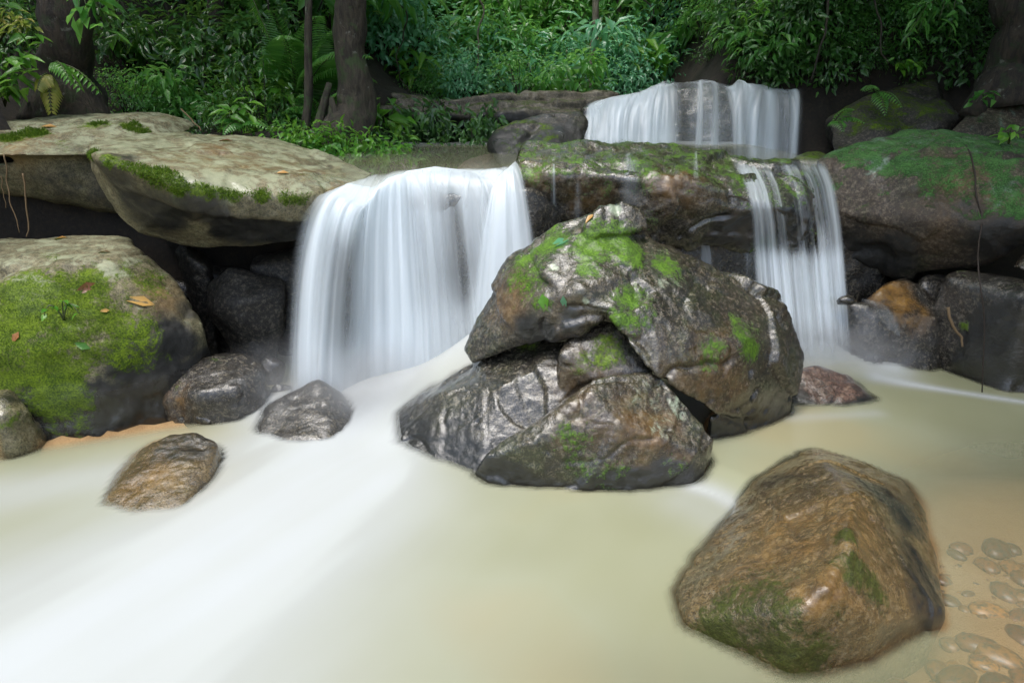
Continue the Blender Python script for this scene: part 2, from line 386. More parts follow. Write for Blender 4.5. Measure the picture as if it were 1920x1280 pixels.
rock('pileA', 'large angular wet boulder on top of the midstream pile, mossy left end', [
    thick(pts((868, 655, 3.0), (885, 682, 2.94), (880, 620, 3.04), (925, 540, 3.08), (950, 490, 3.08), (978, 463, 3.1), (1040, 420, 3.12), (1100, 405, 3.14), (1165, 392, 3.14), (1215, 432, 3.14), (1235, 460, 3.1),
              (950, 640, 2.82), (1060, 630, 2.76), (1125, 600, 2.72), (1000, 570, 2.78), (1090, 545, 2.72), (1190, 500, 2.86), (1160, 560, 2.76)), .45, .55),
    thick(pts((1092, 420, 2.98), (1128, 384, 3.05), (1165, 374, 3.05), (1204, 390, 3.05), (1220, 432, 3.02), (1150, 440, 2.96), (1100, 445, 2.96)), .3, .7, dz=-.1),
    thick(pts((1150, 602, 2.66), (1143, 570, 2.7), (1180, 520, 2.84), (1212, 448, 3.05), (1250, 458, 3.12), (1300, 496, 3.15), (1385, 526, 3.16), (1440, 546, 3.16), (1478, 566, 3.1), (1480, 615, 3.06), (1506, 665, 3.04), (1495, 720, 3.0), (1450, 792, 2.92),
              (1420, 775, 2.8), (1345, 780, 2.66), (1280, 738, 2.6), (1215, 692, 2.58), (1300, 620, 2.7), (1400, 640, 2.74), (1410, 730, 2.72)), .4, .7),
    thick(pts((1000, 475, 3.0), (1100, 412, 3.06), (1212, 438, 3.1), (1300, 502, 3.12), (1340, 600, 2.76), (1240, 640, 2.66), (1152, 588, 2.68), (1080, 565, 2.73), (1020, 520, 2.82)), .3, .8),
    thick(pts((1330, 780, 2.72), (1450, 785, 2.9), (1345, 838, Z, .0), (1400, 826, Z, .0), (1455, 800, Z, .02), (1490, 730, 3.0)), .3, .8, -.35)],
    M_PILE, voxel=.010, smooth=4, big=(.010, 3), mid=(.006, 10), crease=(.02, 3.4), strata=(.006, 7, (.5, .3, .8)), facet=(.022, 22), wet=.75, wet_below=.12, dark_below=.06, fine=.004,
    spots=[('moss', 1040, 450, 0.180, 0.95), ('moss', 1120, 460, 0.210, 1.00), ('moss', 1000, 520, 0.195, 0.82), ('moss', 1020, 565, 0.090, 1.00), ('moss', 1170, 470, 0.180, 0.95), ('moss', 1180, 560, 0.150, 0.80), ('moss', 1165, 590, 0.120, 0.90), ('moss', 1410, 650, 0.150, 0.95), ('moss', 1340, 660, 0.105, 0.75), ('moss', 1250, 500, 0.150, 0.70),
           ('moss', 1100, 500, 0.150, 0.85), ('lichen', 1050, 455, .05, .9), ('lichen', 1040, 500, .06, .8), ('lichen', 1150, 390, .07, .8), ('lichen', 1095, 565, .04, .7), ('lichen', 1250, 520, .14, .4), ('dark', 1010, 620, .14, .9), ('dark', 1160, 425, .06, .8), ('dark', 1070, 600, .12, .8), ('dark', 1450, 780, .12, .9), ('dark', 1380, 815, .1, .8),
           ('rust', 960, 560, .16, 0.39), ('rust', 1060, 590, .12, 0.33), ('rust', 1340, 700, .22, 0.33), ('wet', 1250, 530, .2, 1.), ('wet', 1420, 570, .2, 1.), ('wet', 980, 560, .18, -.6)])

rock('pileB', 'low glossy slate-dark boulder with a flat grey facet at the left of the pile', [
    thick(pts((722, 806, Z, -.02), (735, 838, Z, -.02), (820, 866, Z, -.02), (893, 892, Z, -.02), (742, 775, 2.98), (800, 733, 3.0), (880, 697, 3.02), (930, 652, 3.02), (985, 628, 3.05), (1062, 642, 2.9),
              (905, 862, 2.58), (1000, 810, 2.6), (1050, 775, 2.64), (1110, 722, 2.72), (1000, 690, 2.76), (825, 732, 2.86), (940, 720, 2.72), (1210, 705, 2.8)), .3, .8, -.35),
    thick(pts((1090, 610, 2.84), (1130, 602, 2.84), (1165, 615, 2.8), (1218, 694, 2.7), (1110, 708, 2.66), (1050, 665, 2.7), (1062, 640, 2.8)), .3, .8, .0)],
    M_GREY, voxel=.009, smooth=4, big=(.010, 3), mid=(.005, 9), crease=(.014, 3.5), strata=(.008, 6, (.8, -.3, .45)), facet=(.02, 13), wet=1., dark_below=.05, fine=.003,
    spots=[('moss', 985, 645, .1, .95), ('moss', 1140, 660, .12, .8), ('moss', 1090, 680, .09, .55), ('moss', 940, 660, .06, .5), ('dark', 850, 810, .14, .6), ('dark', 770, 820, .12, .7), ('rust', 1090, 720, .18, 0.30), ('rust', 1130, 640, .06, 0.33)])

rock('pileC', 'wedge shaped boulder with pale flat top and layered mossy front, low in the pile', [
    thick(pts((888, 893, Z, -.02), (908, 858, 2.43), (1050, 764, 2.46), (1115, 712, 2.54), (1200, 694, 2.62), (1238, 703, 2.62), (1292, 760, 2.56), (1342, 822, 2.5), (1330, 840, 2.46), (1312, 876, Z, .0), (1180, 920, Z, -.01), (960, 914, Z, -.02), (1060, 918, Z, -.02),
              (1108, 735, 2.47), (1160, 795, 2.40), (1310, 848, 2.42), (1000, 830, 2.38)), .28, .85, -.35)],
    M_PILE, voxel=.008, smooth=3, big=(.006, 3), mid=(.005, 10), crease=(.012, 4.0), strata=(.014, 8, (.62, .2, -.72)), facet=(.012, 12), wet=.85, dark_below=.04, fine=.004,
    spots=[('moss', 1090, 850, .16, .62), ('moss', 1150, 880, .12, .5), ('moss', 1270, 870, .08, .55), ('rust', 1200, 810, .18, 0.50), ('rust', 1100, 800, .14, 0.33), ('rust', 1260, 860, .1, 0.39), ('dark', 930, 890, .12, .8), ('dark', 1240, 890, .1, .8), ('lichen', 1230, 760, .2, .45)])

rock('splash', 'dark smooth rock veiled by the foot of the wide lower waterfall', [
    thick(pts((472, 815, Z, .0), (492, 765, 3.05), (548, 725, 3.1), (598, 704, 3.15), (648, 738, 3.14), (668, 775, 3.06), (620, 828, Z, .0), (540, 830, Z, -.01)), .25, .8, -.35)],
    M_DARK, voxel=.014, smooth=14, wet=1., big=(.02, 3))
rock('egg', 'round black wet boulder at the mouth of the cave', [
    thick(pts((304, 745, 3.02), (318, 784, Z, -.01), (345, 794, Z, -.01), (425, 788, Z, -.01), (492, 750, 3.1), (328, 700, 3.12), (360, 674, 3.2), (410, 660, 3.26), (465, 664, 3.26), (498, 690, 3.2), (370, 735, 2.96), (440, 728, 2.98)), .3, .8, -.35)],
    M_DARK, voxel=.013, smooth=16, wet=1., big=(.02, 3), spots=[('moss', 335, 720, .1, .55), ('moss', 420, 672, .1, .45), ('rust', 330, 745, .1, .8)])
rock('mid', 'brown glistening boulder half veiled in white foam, alone in the pool', [
    pts((182, 952, Z, -.01), (250, 966, Z, -.01), (335, 955, Z, -.01), (395, 900, Z, .0), (228, 880, 2.55), (265, 838, 2.6), (318, 812, 2.64), (372, 808, 2.66), (410, 828, 2.62), (290, 890, 2.4), (350, 870, 2.46)) + [Vector((q.x, q.y + .1, -.35)) for q in pts((182, 952, Z, 0), (335, 955, Z, 0), (395, 900, Z, 0))] + pts((420, 850, 2.8), (300, 838, 2.85), (260, 870, 2.8), (340, 960, 2.9))],
    M_FORE2, voxel=.009, smooth=14, wet=1., big=(.012, 4), mid=(.006, 12), crease=(.0, 6), fine=.004, spots=[('rust', 270, 900, .2, .5), ('dark', 350, 840, .25, .62), ('dark', 260, 880, .2, .5)])
rock('mossy', 'huge rounded mossy boulder at the left, strewn with fallen leaves', [
    thick(pts((-120, 850, Z, -.01), (50, 818, Z, .0), (180, 803, Z, .0), (268, 785, Z, .02), (352, 690, 3.12), (388, 610, 3.25), (350, 540, 3.3), (290, 482, 3.36), (252, 456, 3.45),
              (200, 482, 3.14), (80, 502, 3.02), (-60, 540, 2.92), (-140, 700, 2.7), (150, 640, 2.84), (300, 640, 3.02), (40, 680, 2.8)), .25, .9, -.35),
    thick(pts((250, 458, 3.5), (245, 440, 3.75), (100, 447, 3.75), (-200, 455, 3.65), (-200, 520, 3.1), (150, 480, 3.2), (0, 500, 3.1)), .3, .9, -.3)],
    M_TAN, voxel=.015, smooth=14, big=(.03, 2.2), mid=(.012, 9), crease=(.01, 3), wet=.12, wet_below=.22, dark_below=.27, fine=.005,
    up={'lichen': (.5, .4, .8)},
    spots=[('moss', 120, 590, 0.405, 1.00), ('moss', 60, 680, 0.405, 1.00), ('moss', 220, 640, 0.270, 0.75), ('moss', 240, 570, 0.189, 0.65), ('moss', 30, 720, 0.270, 1.00), ('moss', 280, 520, 0.162, 0.75), ('moss', 20, 560, 0.270, 0.65), ('lichen', 60, 540, .14, .9), ('lichen', 200, 500, .12, .7), ('moss', 170, 520, 0.162, 0.65),
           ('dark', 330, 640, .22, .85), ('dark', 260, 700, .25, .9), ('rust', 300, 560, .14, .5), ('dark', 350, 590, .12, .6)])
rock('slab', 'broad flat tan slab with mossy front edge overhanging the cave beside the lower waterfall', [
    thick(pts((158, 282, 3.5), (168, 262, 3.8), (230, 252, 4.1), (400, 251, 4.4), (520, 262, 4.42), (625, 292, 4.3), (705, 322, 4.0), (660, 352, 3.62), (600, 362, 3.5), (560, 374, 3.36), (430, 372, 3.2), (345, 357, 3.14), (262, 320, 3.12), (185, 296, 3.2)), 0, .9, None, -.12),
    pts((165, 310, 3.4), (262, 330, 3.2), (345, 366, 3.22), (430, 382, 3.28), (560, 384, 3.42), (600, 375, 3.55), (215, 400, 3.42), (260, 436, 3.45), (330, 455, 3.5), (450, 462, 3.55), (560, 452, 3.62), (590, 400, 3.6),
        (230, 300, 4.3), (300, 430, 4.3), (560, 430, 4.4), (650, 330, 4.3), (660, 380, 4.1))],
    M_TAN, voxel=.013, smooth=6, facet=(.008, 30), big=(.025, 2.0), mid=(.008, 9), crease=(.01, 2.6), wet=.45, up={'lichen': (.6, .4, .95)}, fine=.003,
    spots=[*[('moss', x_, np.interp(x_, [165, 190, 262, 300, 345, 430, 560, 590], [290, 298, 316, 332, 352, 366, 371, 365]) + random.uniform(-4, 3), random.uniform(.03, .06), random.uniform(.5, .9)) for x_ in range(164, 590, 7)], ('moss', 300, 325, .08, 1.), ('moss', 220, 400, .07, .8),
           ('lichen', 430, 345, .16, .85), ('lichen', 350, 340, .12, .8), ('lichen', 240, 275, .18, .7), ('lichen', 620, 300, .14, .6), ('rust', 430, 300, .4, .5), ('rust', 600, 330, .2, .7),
           ('dark', 300, 395, .25, .8), ('dark', 450, 425, .3, .75), ('dark', 240, 360, .2, .8), ('dark', 540, 430, .25, .75), ('dark', 380, 400, .2, .7), ('wet', 620, 340, .25, 1.)])  # dark spots put both grime and painted shade on front face and underside
rock('backleft', 'long low boulder with bright moss and pale lichen behind the flat slab', [
    thick(pts((-220, 262, 4.1), (0, 236, 4.2), (120, 229, 4.3), (240, 216, 4.5), (310, 224, 4.6), (360, 252, 4.65), (-200, 300, 3.75), (0, 290, 3.8), (120, 292, 3.85), (220, 290, 3.95)), .4, .9, None, .05),
    thick(pts((-200, 330, 3.9), (40, 300, 3.9), (60, 345, 3.95), (150, 388, 4.05), (260, 408, 4.1), (300, 330, 4.1), (250, 290, 4.05)), .5, .9)],
    M_TAN, voxel=.018, smooth=14, big=(.03, 2), mid=(.012, 8), wet=.1, up={'lichen': (.55, .2, .7), 'moss': (.35, .3, .9)},
    spots=[('moss', 60, 250, .14, 1.), ('moss', 20, 260, .12, .9), ('moss', 180, 235, .14, .7), ('moss', 255, 240, .14, .8), ('rust', 40, 270, .2, .8), ('dark', 120, 340, .4, .5), ('dark', 200, 370, .3, .6), ('moss', 300, 232, .12, -.9)])
rock('midrock', 'wide mossy wet boulder between the lower waterfalls with trickles down its face', [
    thick(pts((968, 300, 3.9), (985, 276, 4.05), (1050, 274, 4.1), (1250, 268, 4.2), (1300, 283, 4.2), (1400, 297, 4.12), (1545, 312, 4.1), (975, 340, 3.8), (985, 400, 3.85), (1060, 420, 3.82), (1545, 345, 3.98), (1550, 440, 3.88), (1525, 474, 3.86), (1400, 474, 3.8), (1290, 470, 3.8), (1200, 440, 3.76),
              (1150, 330, 3.72), (1300, 345, 3.7), (1480, 390, 3.7), (1050, 330, 3.74), (1400, 330, 3.86)), .45, .85)],
    M_PILE, voxel=.013, smooth=6, facet=(.02, 50), big=(.05, 2.4), mid=(.02, 7), crease=(.035, 3.2), strata=(.018, 7, (.2, .3, .9)), wet=.8, fine=.006,
    up={'moss': (.6, -.2, .6)},
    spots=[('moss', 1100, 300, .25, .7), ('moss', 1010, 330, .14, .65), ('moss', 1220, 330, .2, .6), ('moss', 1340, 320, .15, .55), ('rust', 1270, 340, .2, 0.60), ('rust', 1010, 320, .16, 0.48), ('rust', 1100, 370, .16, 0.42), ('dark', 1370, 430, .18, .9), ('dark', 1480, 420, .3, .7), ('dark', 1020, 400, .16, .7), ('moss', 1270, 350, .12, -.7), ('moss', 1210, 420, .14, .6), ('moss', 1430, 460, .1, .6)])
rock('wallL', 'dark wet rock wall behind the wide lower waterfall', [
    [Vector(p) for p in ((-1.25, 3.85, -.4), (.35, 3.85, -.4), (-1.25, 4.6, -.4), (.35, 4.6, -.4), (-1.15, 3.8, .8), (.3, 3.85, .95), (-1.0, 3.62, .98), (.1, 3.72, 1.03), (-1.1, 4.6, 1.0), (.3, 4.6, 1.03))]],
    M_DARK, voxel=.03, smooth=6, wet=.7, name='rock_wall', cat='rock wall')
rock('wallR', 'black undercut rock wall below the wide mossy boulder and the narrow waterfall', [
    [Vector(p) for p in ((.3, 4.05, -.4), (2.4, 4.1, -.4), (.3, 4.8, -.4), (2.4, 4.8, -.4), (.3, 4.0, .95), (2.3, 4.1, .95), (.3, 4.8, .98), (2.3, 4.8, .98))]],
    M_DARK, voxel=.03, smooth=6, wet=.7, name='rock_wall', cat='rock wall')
rock('black', 'black blunt boulder with mossy top leaning beside the upper waterfall', [
    thick(pts((914, 272, 5.2), (924, 252, 5.2), (975, 226, 5.3), (1020, 214, 5.4), (1092, 207, 5.45), (1107, 224, 5.4), (1104, 262, 5.2), (1000, 300, 4.95), (945, 318, 4.85), (920, 300, 5.0), (1050, 262, 5.1)), .5, .8),
    thick(pts((925, 290, 5.0), (1010, 280, 5.0), (960, 340, 4.85), (1000, 335, 4.9)), .4, .8)],
    M_DARK, voxel=.02, smooth=8, big=(.05, 2.4), wet=.45, up={'moss': (.6, .5, .95)}, dark_below=1.27, crease=(.03, 2.5))
rock('brownlow', 'low brown stone at the back of the upper pool under the black boulder', [
    thick(pts((850, 318, 5.3), (880, 300, 5.35), (920, 285, 5.4), (960, 290, 5.4), (950, 320, 5.2)), .4, .8, .9)], M_RED, voxel=.03, smooth=8, wet=.3)
rock('greylow', 'small grey mossy stone at the upper pool edge by the buttressed tree', [
    thick(pts((728, 312, 5.2), (740, 300, 5.25), (760, 296, 5.3), (785, 306, 5.25), (790, 316, 5.15)), .3, .8, .9)], M_LEDGE, voxel=.02, smooth=8, up={'moss': (.4, .3, .9)})
# layered ledge beside the upper fall
def slabp(x0, y0, x1, y1, Ya, Yb, th, dep):
    a, c = P(x0, y0, Ya), P(x1, y1, Yb)
    return [Vector((q.x, q.y + dy, q.z + dz)) for q in (a, c) for dy in (0, dep) for dz in (0, -th)]
rock('ledge', 'long layered grey rock ledge with vines hanging down its face', [
    slabp(740, 186, 1010, 176, 6.6, 6.9, .1, .8), slabp(700, 200, 1130, 196, 6.35, 6.8, .08, .9), slabp(770, 213, 1150, 207, 6.25, 6.7, .07, 1.0), slabp(740, 222, 1120, 220, 6.3, 6.7, .1, 1.0),
    slabp(690, 232, 1150, 225, 6.5, 6.8, .75, .8), slabp(980, 170, 1165, 172, 6.9, 7.1, .12, .6), slabp(1040, 190, 1150, 186, 6.65, 6.9, .09, .6), slabp(730, 172, 800, 178, 6.8, 6.9, .2, .5)],
    M_LEDGE, voxel=.022, smooth=4, big=(.07, 1.8), mid=(.03, 6), crease=(.03, 2.5), strata=(.03, 9, (.05, .1, 1)), wet=.35, up={'moss': (.6, .2, .9)}, dark_below=1.35, name='rock_ledge', cat='rock ledge')
rock('upwall', 'dark layered rock face behind the upper waterfall', [
    pts((1090, 205, 6.6), (1290, 162, 6.75), (1370, 160, 6.8), (1500, 172, 6.7), (1560, 190, 6.6), (1090, 330, 6.3), (1290, 330, 6.35), (1500, 330, 6.35), (1600, 330, 6.3)) + [Vector((q.x, q.y + .9, q.z)) for q in pts((1100, 190, 6.6), (1290, 165, 6.75), (1500, 172, 6.7), (1600, 200, 6.6), (1100, 330, 6.3), (1600, 330, 6.3))]],
    M_DARK, voxel=.025, smooth=5, big=(.06, 2), mid=(.03, 6), strata=(.03, 9, (0, .1, 1)), wet=.9, name='rock_wall', cat='rock wall')
rock('rightbig', 'large red-brown boulder with green moss crown on the right bank', [
    thick(pts((1535, 302, 4.25), (1585, 284, 4.3), (1640, 255, 4.45), (1720, 236, 4.55), (1770, 243, 4.55), (1805, 262, 4.5), (1900, 258, 4.4), (2050, 262, 4.3), (1555, 400, 4.05), (1585, 490, 4.1), (1700, 520, 4.0), (1830, 490, 3.75), (1930, 425, 3.5), (2060, 400, 3.4),
              (1680, 350, 4.0), (1850, 330, 3.8), (1720, 290, 4.2), (1900, 300, 3.85)), .5, .85)],
    M_BANK, voxel=.016, smooth=7, facet=(.025, 40), big=(.05, 2), mid=(.015, 8), crease=(.04, 1.9), wet=.3, up={'moss': (.85, .25, .85), 'lichen': (.55, .4, 1.)},
    spots=[('moss', 1790, 330, .2, .8), ('moss', 1870, 310, .22, .8), ('moss', 1740, 330, .1, .7), ('moss', 1890, 360, .15, .8), ('lichen', 1640, 310, .14, .7), ('lichen', 1870, 380, .07, .7), ('rust', 1820, 380, .3, .3), ('dark', 1650, 480, .3, .8), ('dark', 1850, 440, .3, .7), ('dark', 1720, 400, .25, .5), ('dark', 1600, 450, .2, .6)])
rock('rightlow', 'dark dripping boulder at the water edge below the mossy bank boulder', [
    thick(pts((1770, 520, 3.65), (1800, 505, 3.7), (1930, 518, 3.4), (2060, 530, 3.2), (1790, 610, 3.55), (1800, 705, Z, .0), (1930, 735, Z, .0), (2060, 760, Z, 0), (1930, 560, 3.25)), .4, .9, -.35)],
    M_DARK, voxel=.02, smooth=8, wet=.9, up={'moss': (.3, .5, 1.)}, spots=[('moss', 1805, 610, .06, .9), ('dark', 1860, 640, .4, .8)])
rock('rightedge', 'tilted green streaked stone wedged above the dripping boulder', [
    thick(pts((1890, 500, 3.45), (1920, 470, 3.5), (2060, 430, 3.5), (2060, 510, 3.2), (1930, 515, 3.35)), .3, .9)], M_BANK, voxel=.02, smooth=8, wet=.8, up={'moss': (.4, .4, 1.)})
rock('rightmid', 'round dark stone between orange rock and dripping boulder', [
    thick(pts((1725, 520, 3.85), (1750, 507, 3.9), (1778, 510, 3.9), (1790, 545, 3.8), (1730, 560, 3.78)), .3, .8, -.2)], M_DARK, voxel=.02, smooth=8, wet=.9)
rock('orange', 'orange brown glossy rock beside the spray of the narrow waterfall', [
    thick(pts((1622, 566, 3.72), (1655, 532, 3.78), (1695, 521, 3.82), (1738, 542, 3.8), (1775, 585, 3.7), (1640, 600, 3.62), (1720, 590, 3.62)), .3, .85, -.1),
    thick(pts((1588, 566, 3.68), (1640, 575, 3.62), (1770, 590, 3.62), (1815, 690, Z, .0), (1740, 712, Z, .0), (1640, 715, Z, .0), (1600, 690, 3.6)), .3, .85, -.35)],
    M_DARK, voxel=.016, smooth=9, wet=1., spots=[('rust', 1670, 550, .15, 1.), ('rust', 1700, 580, .14, .8)])
rock('redflat', 'flat reddish brown rock under the spray between the pile and the back pool', [
    thick(pts((1455, 775, Z, 0), (1500, 783, Z, 0), (1600, 780, Z, 0), (1660, 770, Z, .0), (1480, 690, 3.3), (1530, 684, 3.32), (1590, 712, 3.28), (1635, 745, 3.2), (1500, 740, 3.12), (1600, 750, 3.14)), .15, .9, -.35)],
    M_RED, voxel=.014, smooth=7, wet=.9, dark_below=.04, strata=(.012, 8, (.2, .2, .9)))
rock('rightback', 'grey boulder below the right bank tree', [
    thick(pts((1782, 245, 5.1), (1815, 215, 5.2), (1845, 185, 5.3), (1940, 180, 5.3), (2060, 185, 5.2), (2060, 260, 4.9), (1900, 262, 5.0)), .6, .9, .7)], M_BANK, voxel=.03, smooth=8, wet=.2, up={'moss': (.4, .4, .9), 'lichen': (.4, .4, .9)})
rock('fernrock', 'dark mossy rock with ferns between upper waterfall and bank', [
    thick(pts((1545, 225, 5.8), (1580, 200, 5.9), (1640, 165, 6.2), (1760, 140, 6.4), (1800, 230, 5.6), (1700, 280, 5.3), (1560, 300, 5.4), (1550, 270, 5.6)), .7, .9)], M_DARK, voxel=.03, smooth=8, wet=.3, big=(.1, 1.6), crease=(.06, 2), up={'moss': (.6, .4, .9)})
rock('lipstone', 'small mossy stone behind the crest of the narrow waterfall', [
    thick(pts((1478, 300, 4.9), (1500, 286, 4.95), (1530, 282, 5.0), (1550, 292, 4.95), (1560, 306, 4.8)), .3, .8, .9)], M_DARK, voxel=.025, smooth=8, up={'moss': (.7, .2, .8)})
rock('corner', 'small green stained stone against the foot of the huge mossy boulder', [
    thick(pts((-40, 730, 2.75), (20, 728, 2.78), (50, 770, 2.72), (54, 800, Z, .0), (40, 822, Z, -.01), (-40, 835, Z, 0), (0, 780, 2.62)), .2, .8, -.3)], M_TAN, voxel=.014, smooth=8, wet=.7, spots=[('moss', 25, 790, .1, .6), ('dark', 20, 745, .08, .7)])
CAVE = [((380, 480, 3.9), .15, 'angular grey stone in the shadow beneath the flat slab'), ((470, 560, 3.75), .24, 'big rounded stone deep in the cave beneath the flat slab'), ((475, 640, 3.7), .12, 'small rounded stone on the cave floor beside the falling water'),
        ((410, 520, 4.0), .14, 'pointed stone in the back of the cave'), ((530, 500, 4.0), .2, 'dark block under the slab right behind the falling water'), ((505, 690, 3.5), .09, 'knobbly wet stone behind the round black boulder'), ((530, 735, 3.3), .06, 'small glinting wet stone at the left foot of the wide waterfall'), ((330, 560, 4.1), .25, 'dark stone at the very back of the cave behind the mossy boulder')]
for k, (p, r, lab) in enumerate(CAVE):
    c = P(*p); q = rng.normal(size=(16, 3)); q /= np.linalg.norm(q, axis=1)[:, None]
    rock('cave%d' % k, lab, [[Vector(c) + Vector(tuple(d * r * np.array([1.1, .9, .95]))) for d in q] + [Vector((c.x, c.y, -.35))]], M_DARK, voxel=r * .09, smooth=8, big=(r * .1, 1.2 / r), mid=(r * .05, 3 / r), crease=(r * .06, 1 / r), wet=.35 if k < 5 else 1., fine=0.)  # dark colour on the cave stones stands in for deep shade
for k, (px, py, r, lab) in enumerate([(428, 775, .045, 'black wet cobble beside the round boulder'), (452, 772, .03, 'small black pebble at the edge of the foam'), (385, 785, .04, 'flat wet cobble below the round boulder'), (45, 805, .03, 'small glossy pebble by the green stained stone'),
                                       (1590, 566, .05, 'small dark stone splitting the spray of the narrow waterfall')]):
    c = G(px, py, .02) if k < 4 else P(px, py, 3.6)
    q = rng.normal(size=(14, 3)); q /= np.linalg.norm(q, axis=1)[:, None]
    rock('cob%d' % k, lab, [[Vector(c) + Vector(tuple(d * r * np.array([1.3, 1, .8]))) for d in q]], M_DARK, voxel=r * .14, smooth=5, big=(r * .1, 1 / r), mid=(0, 1), crease=(0, 1), wet=1., fine=0., name='cobble', cat='cobble')

# ------------------------------------------------------------------ pool water
def seg_d(p, a, b):
    a = np.array(a[:2]); b = np.array(b[:2]); ab = b - a
    t = np.clip(((p - a) @ ab) / (ab @ ab), 0, 1)
    return np.linalg.norm(p - (a + t[:, None] * ab), axis=1), t
def pool_height(p):
    d, t = seg_d(p, P(930, 590, 3.4), G(640, 800))
    h = .4 * (1 - t) ** 1.3 * np.exp(-(d / .3) ** 2)
    d, t = seg_d(p, G(520, 760), G(720, 730)); h += .05 * np.exp(-(d / .2) ** 2)
    d, t = seg_d(p, G(1520, 690), G(1620, 690)); h += .12 * np.exp(-(d / .2) ** 2)
    # the right-hand pool stands a little higher and spills over a lip between the pile and the front boulder
    lip = G(1350, 915); nrm = np.array([.75, .66]); s = (p - np.array(lip[:2])) @ nrm
    h += .045 * sstep(-.08, .1, s) * sstep(.15, .55, p[:, 0])
    return h
wx = axis([(-14, -3.4, .5), (-3.4, 3.4, .02), (3.4, 14, .5)]); wy = axis([(-8, .9, .3), (.9, 4.06, .02)])
X, Y = np.meshgrid(wx, wy); q2 = np.stack([X.ravel(), Y.ravel()], 1); q3 = np.stack([X.ravel(), Y.ravel(), np.zeros(X.size)], 1)
zz = pool_height(q2) + .004 * fbm(q3 * np.array([3, 3, 1]), 2, 91)
foam = np.zeros(len(q2)); _inv = np.ones(len(q2))
def interp_chain(chain, n):
    c = np.array([tuple(p)[:2] for p in chain]); m = len(c); t = np.linspace(0, m - 1, n)
    r = np.stack([np.interp(t, np.arange(m), c[:, i]) for i in range(2)], 1)
    for _ in range(3): r[1:-1] = .5 * r[1:-1] + .25 * (r[:-2] + r[2:])
    return r
def add_foam(chain, w0, w1, amt, pw=2):
    global foam, _inv
    best = np.zeros(len(q2))
    ch = interp_chain(chain, 14)
    for k in range(len(ch) - 1):
        d, t = seg_d(q2, ch[k], ch[k + 1]); ww = w0 + (w1 - w0) * (k + t) / (len(ch) - 1)
        best = np.maximum(best, amt * np.exp(-(d / ww) ** pw))
    _inv = _inv * (1 - .97 * best); foam = 1 - _inv
add_foam([G(760, 700), G(640, 800), G(560, 930), G(400, 1040), G(160, 1180), G(-250, 1400)], .36, .42, 1.0, 1.7)
add_foam([G(700, 760), G(620, 960), G(460, 1120), G(260, 1300)], .3, .45, .7, 1.6)
add_foam([G(520, 770), G(640, 750), G(800, 720), P(930, 590, 3.4)], .2, .32, 1.0)
add_foam([G(520, 810), G(430, 850), G(250, 880), G(0, 930), G(-300, 960)], .16, .2, .6)
add_foam([G(700, 840), G(690, 900)], .2, .2, .8)
add_foam([G(600, 900), G(380, 980), G(60, 1080), G(-300, 1200)], .34, .4, .62, 1.6)
add_foam([G(560, 1000), G(420, 1200), G(300, 1500)], .4, .5, .5, 1.6)
add_foam([G(1500, 690), G(1570, 690), G(1660, 712)], .17, .13, 1.0)
add_foam([G(1640, 725), G(1760, 745), G(1950, 775)], .06, .03, .95)
add_foam([G(1300, 912), G(1340, 925), G(1400, 960)], .05, .05, .8)
add_foam([G(1290, 940), G(1380, 990)], .14, .12, .4)
add_foam([G(1480, 800), G(1640, 790)], .05, .05, .35)
fw = fbm(np.stack([(q2[:, 0] - q2[:, 1] * .62) * 7, (q2[:, 1] + q2[:, 0] * .62) * 1.0, np.zeros(len(q2))], 1), 3, 77)
foam = np.clip(foam * (1 + .05 * fw) + .04 * fw, 0, 1)
depth = np.maximum(zz - (H(q2[:, 0], q2[:, 1]) + fbm(q3 * 1.3, 4, 5) * .02), 0)
dist = np.full(len(q2), 9.)
near = [ROCKS[k]['bvh'] for k in ('fore', 'pileA', 'pileB', 'pileC', 'splash', 'egg', 'mid', 'mossy', 'corner', 'redflat', 'rightlow', 'orange')]
vis = np.where((np.abs(q2[:, 0]) < 3.4) & (q2[:, 1] > .9))[0]
soft = np.where(q2[:, 1] < 2.15, .036, .032) + .016 * vnoise(q3 * 4, 55)
for i in vis:
    v = Vector((q2[i, 0], q2[i, 1], zz[i]))
    for bv in near:
        r = bv.find_nearest(v, .2)
        if r[0] is not None and r[3] < dist[i]: dist[i] = r[3]
ed = sstep(0., 1., dist / soft)
alpha = (1 - np.exp(-depth * 6)) * (.12 + .88 * ed)
alpha *= 1 - .38 * sstep(-.05, 0.75, q2[:, 0] - .5 * q2[:, 1] + .08 * np.sin(q2[:, 0] * 5 + q2[:, 1] * 3)) * (1 - sstep(1.7, 3.0, q2[:, 1]))
alpha = np.maximum(alpha, np.clip(foam * 1.15, 0, 1) * (.25 + .75 * sstep(0, .7, dist / soft)))
b = NB('silty_water'); v = b.n('TexCoord').outputs['Object']
fo = b.attr('foam'); al = b.attr('murk')
n1 = b.noise(v, 1.1, 2, 0.4)
silt = b.ramp(n1, [(0.35, (0.245, 0.25, 0.155)), (0.5, (0.275, 0.282, 0.187)), (0.65, (0.298, 0.275, 0.165))])
colr = b.mix(fo, silt, (0.385, 0.405, 0.41))
pr = b.n('BsdfPrincipled', {'Base Color': colr, 'Roughness': 0.24, 'IOR': 1.33})
b.set(pr, 'Specular IOR Level', b.math('MULTIPLY', b.math('SUBTRACT', 1.0, fo), 0.4))
tr = b.n('BsdfTransparent')
ms = b.n('MixShader', {0: al, 1: tr, 2: pr})
M_POOL = b.done(ms)
pool = mesh_obj('pool_water', np.stack([q2[:, 0], q2[:, 1], zz], 1), grid_faces(len(wx), len(wy)), M_POOL, attrs={'foam': foam, 'murk': alpha})
pool['kind'] = 'structure'

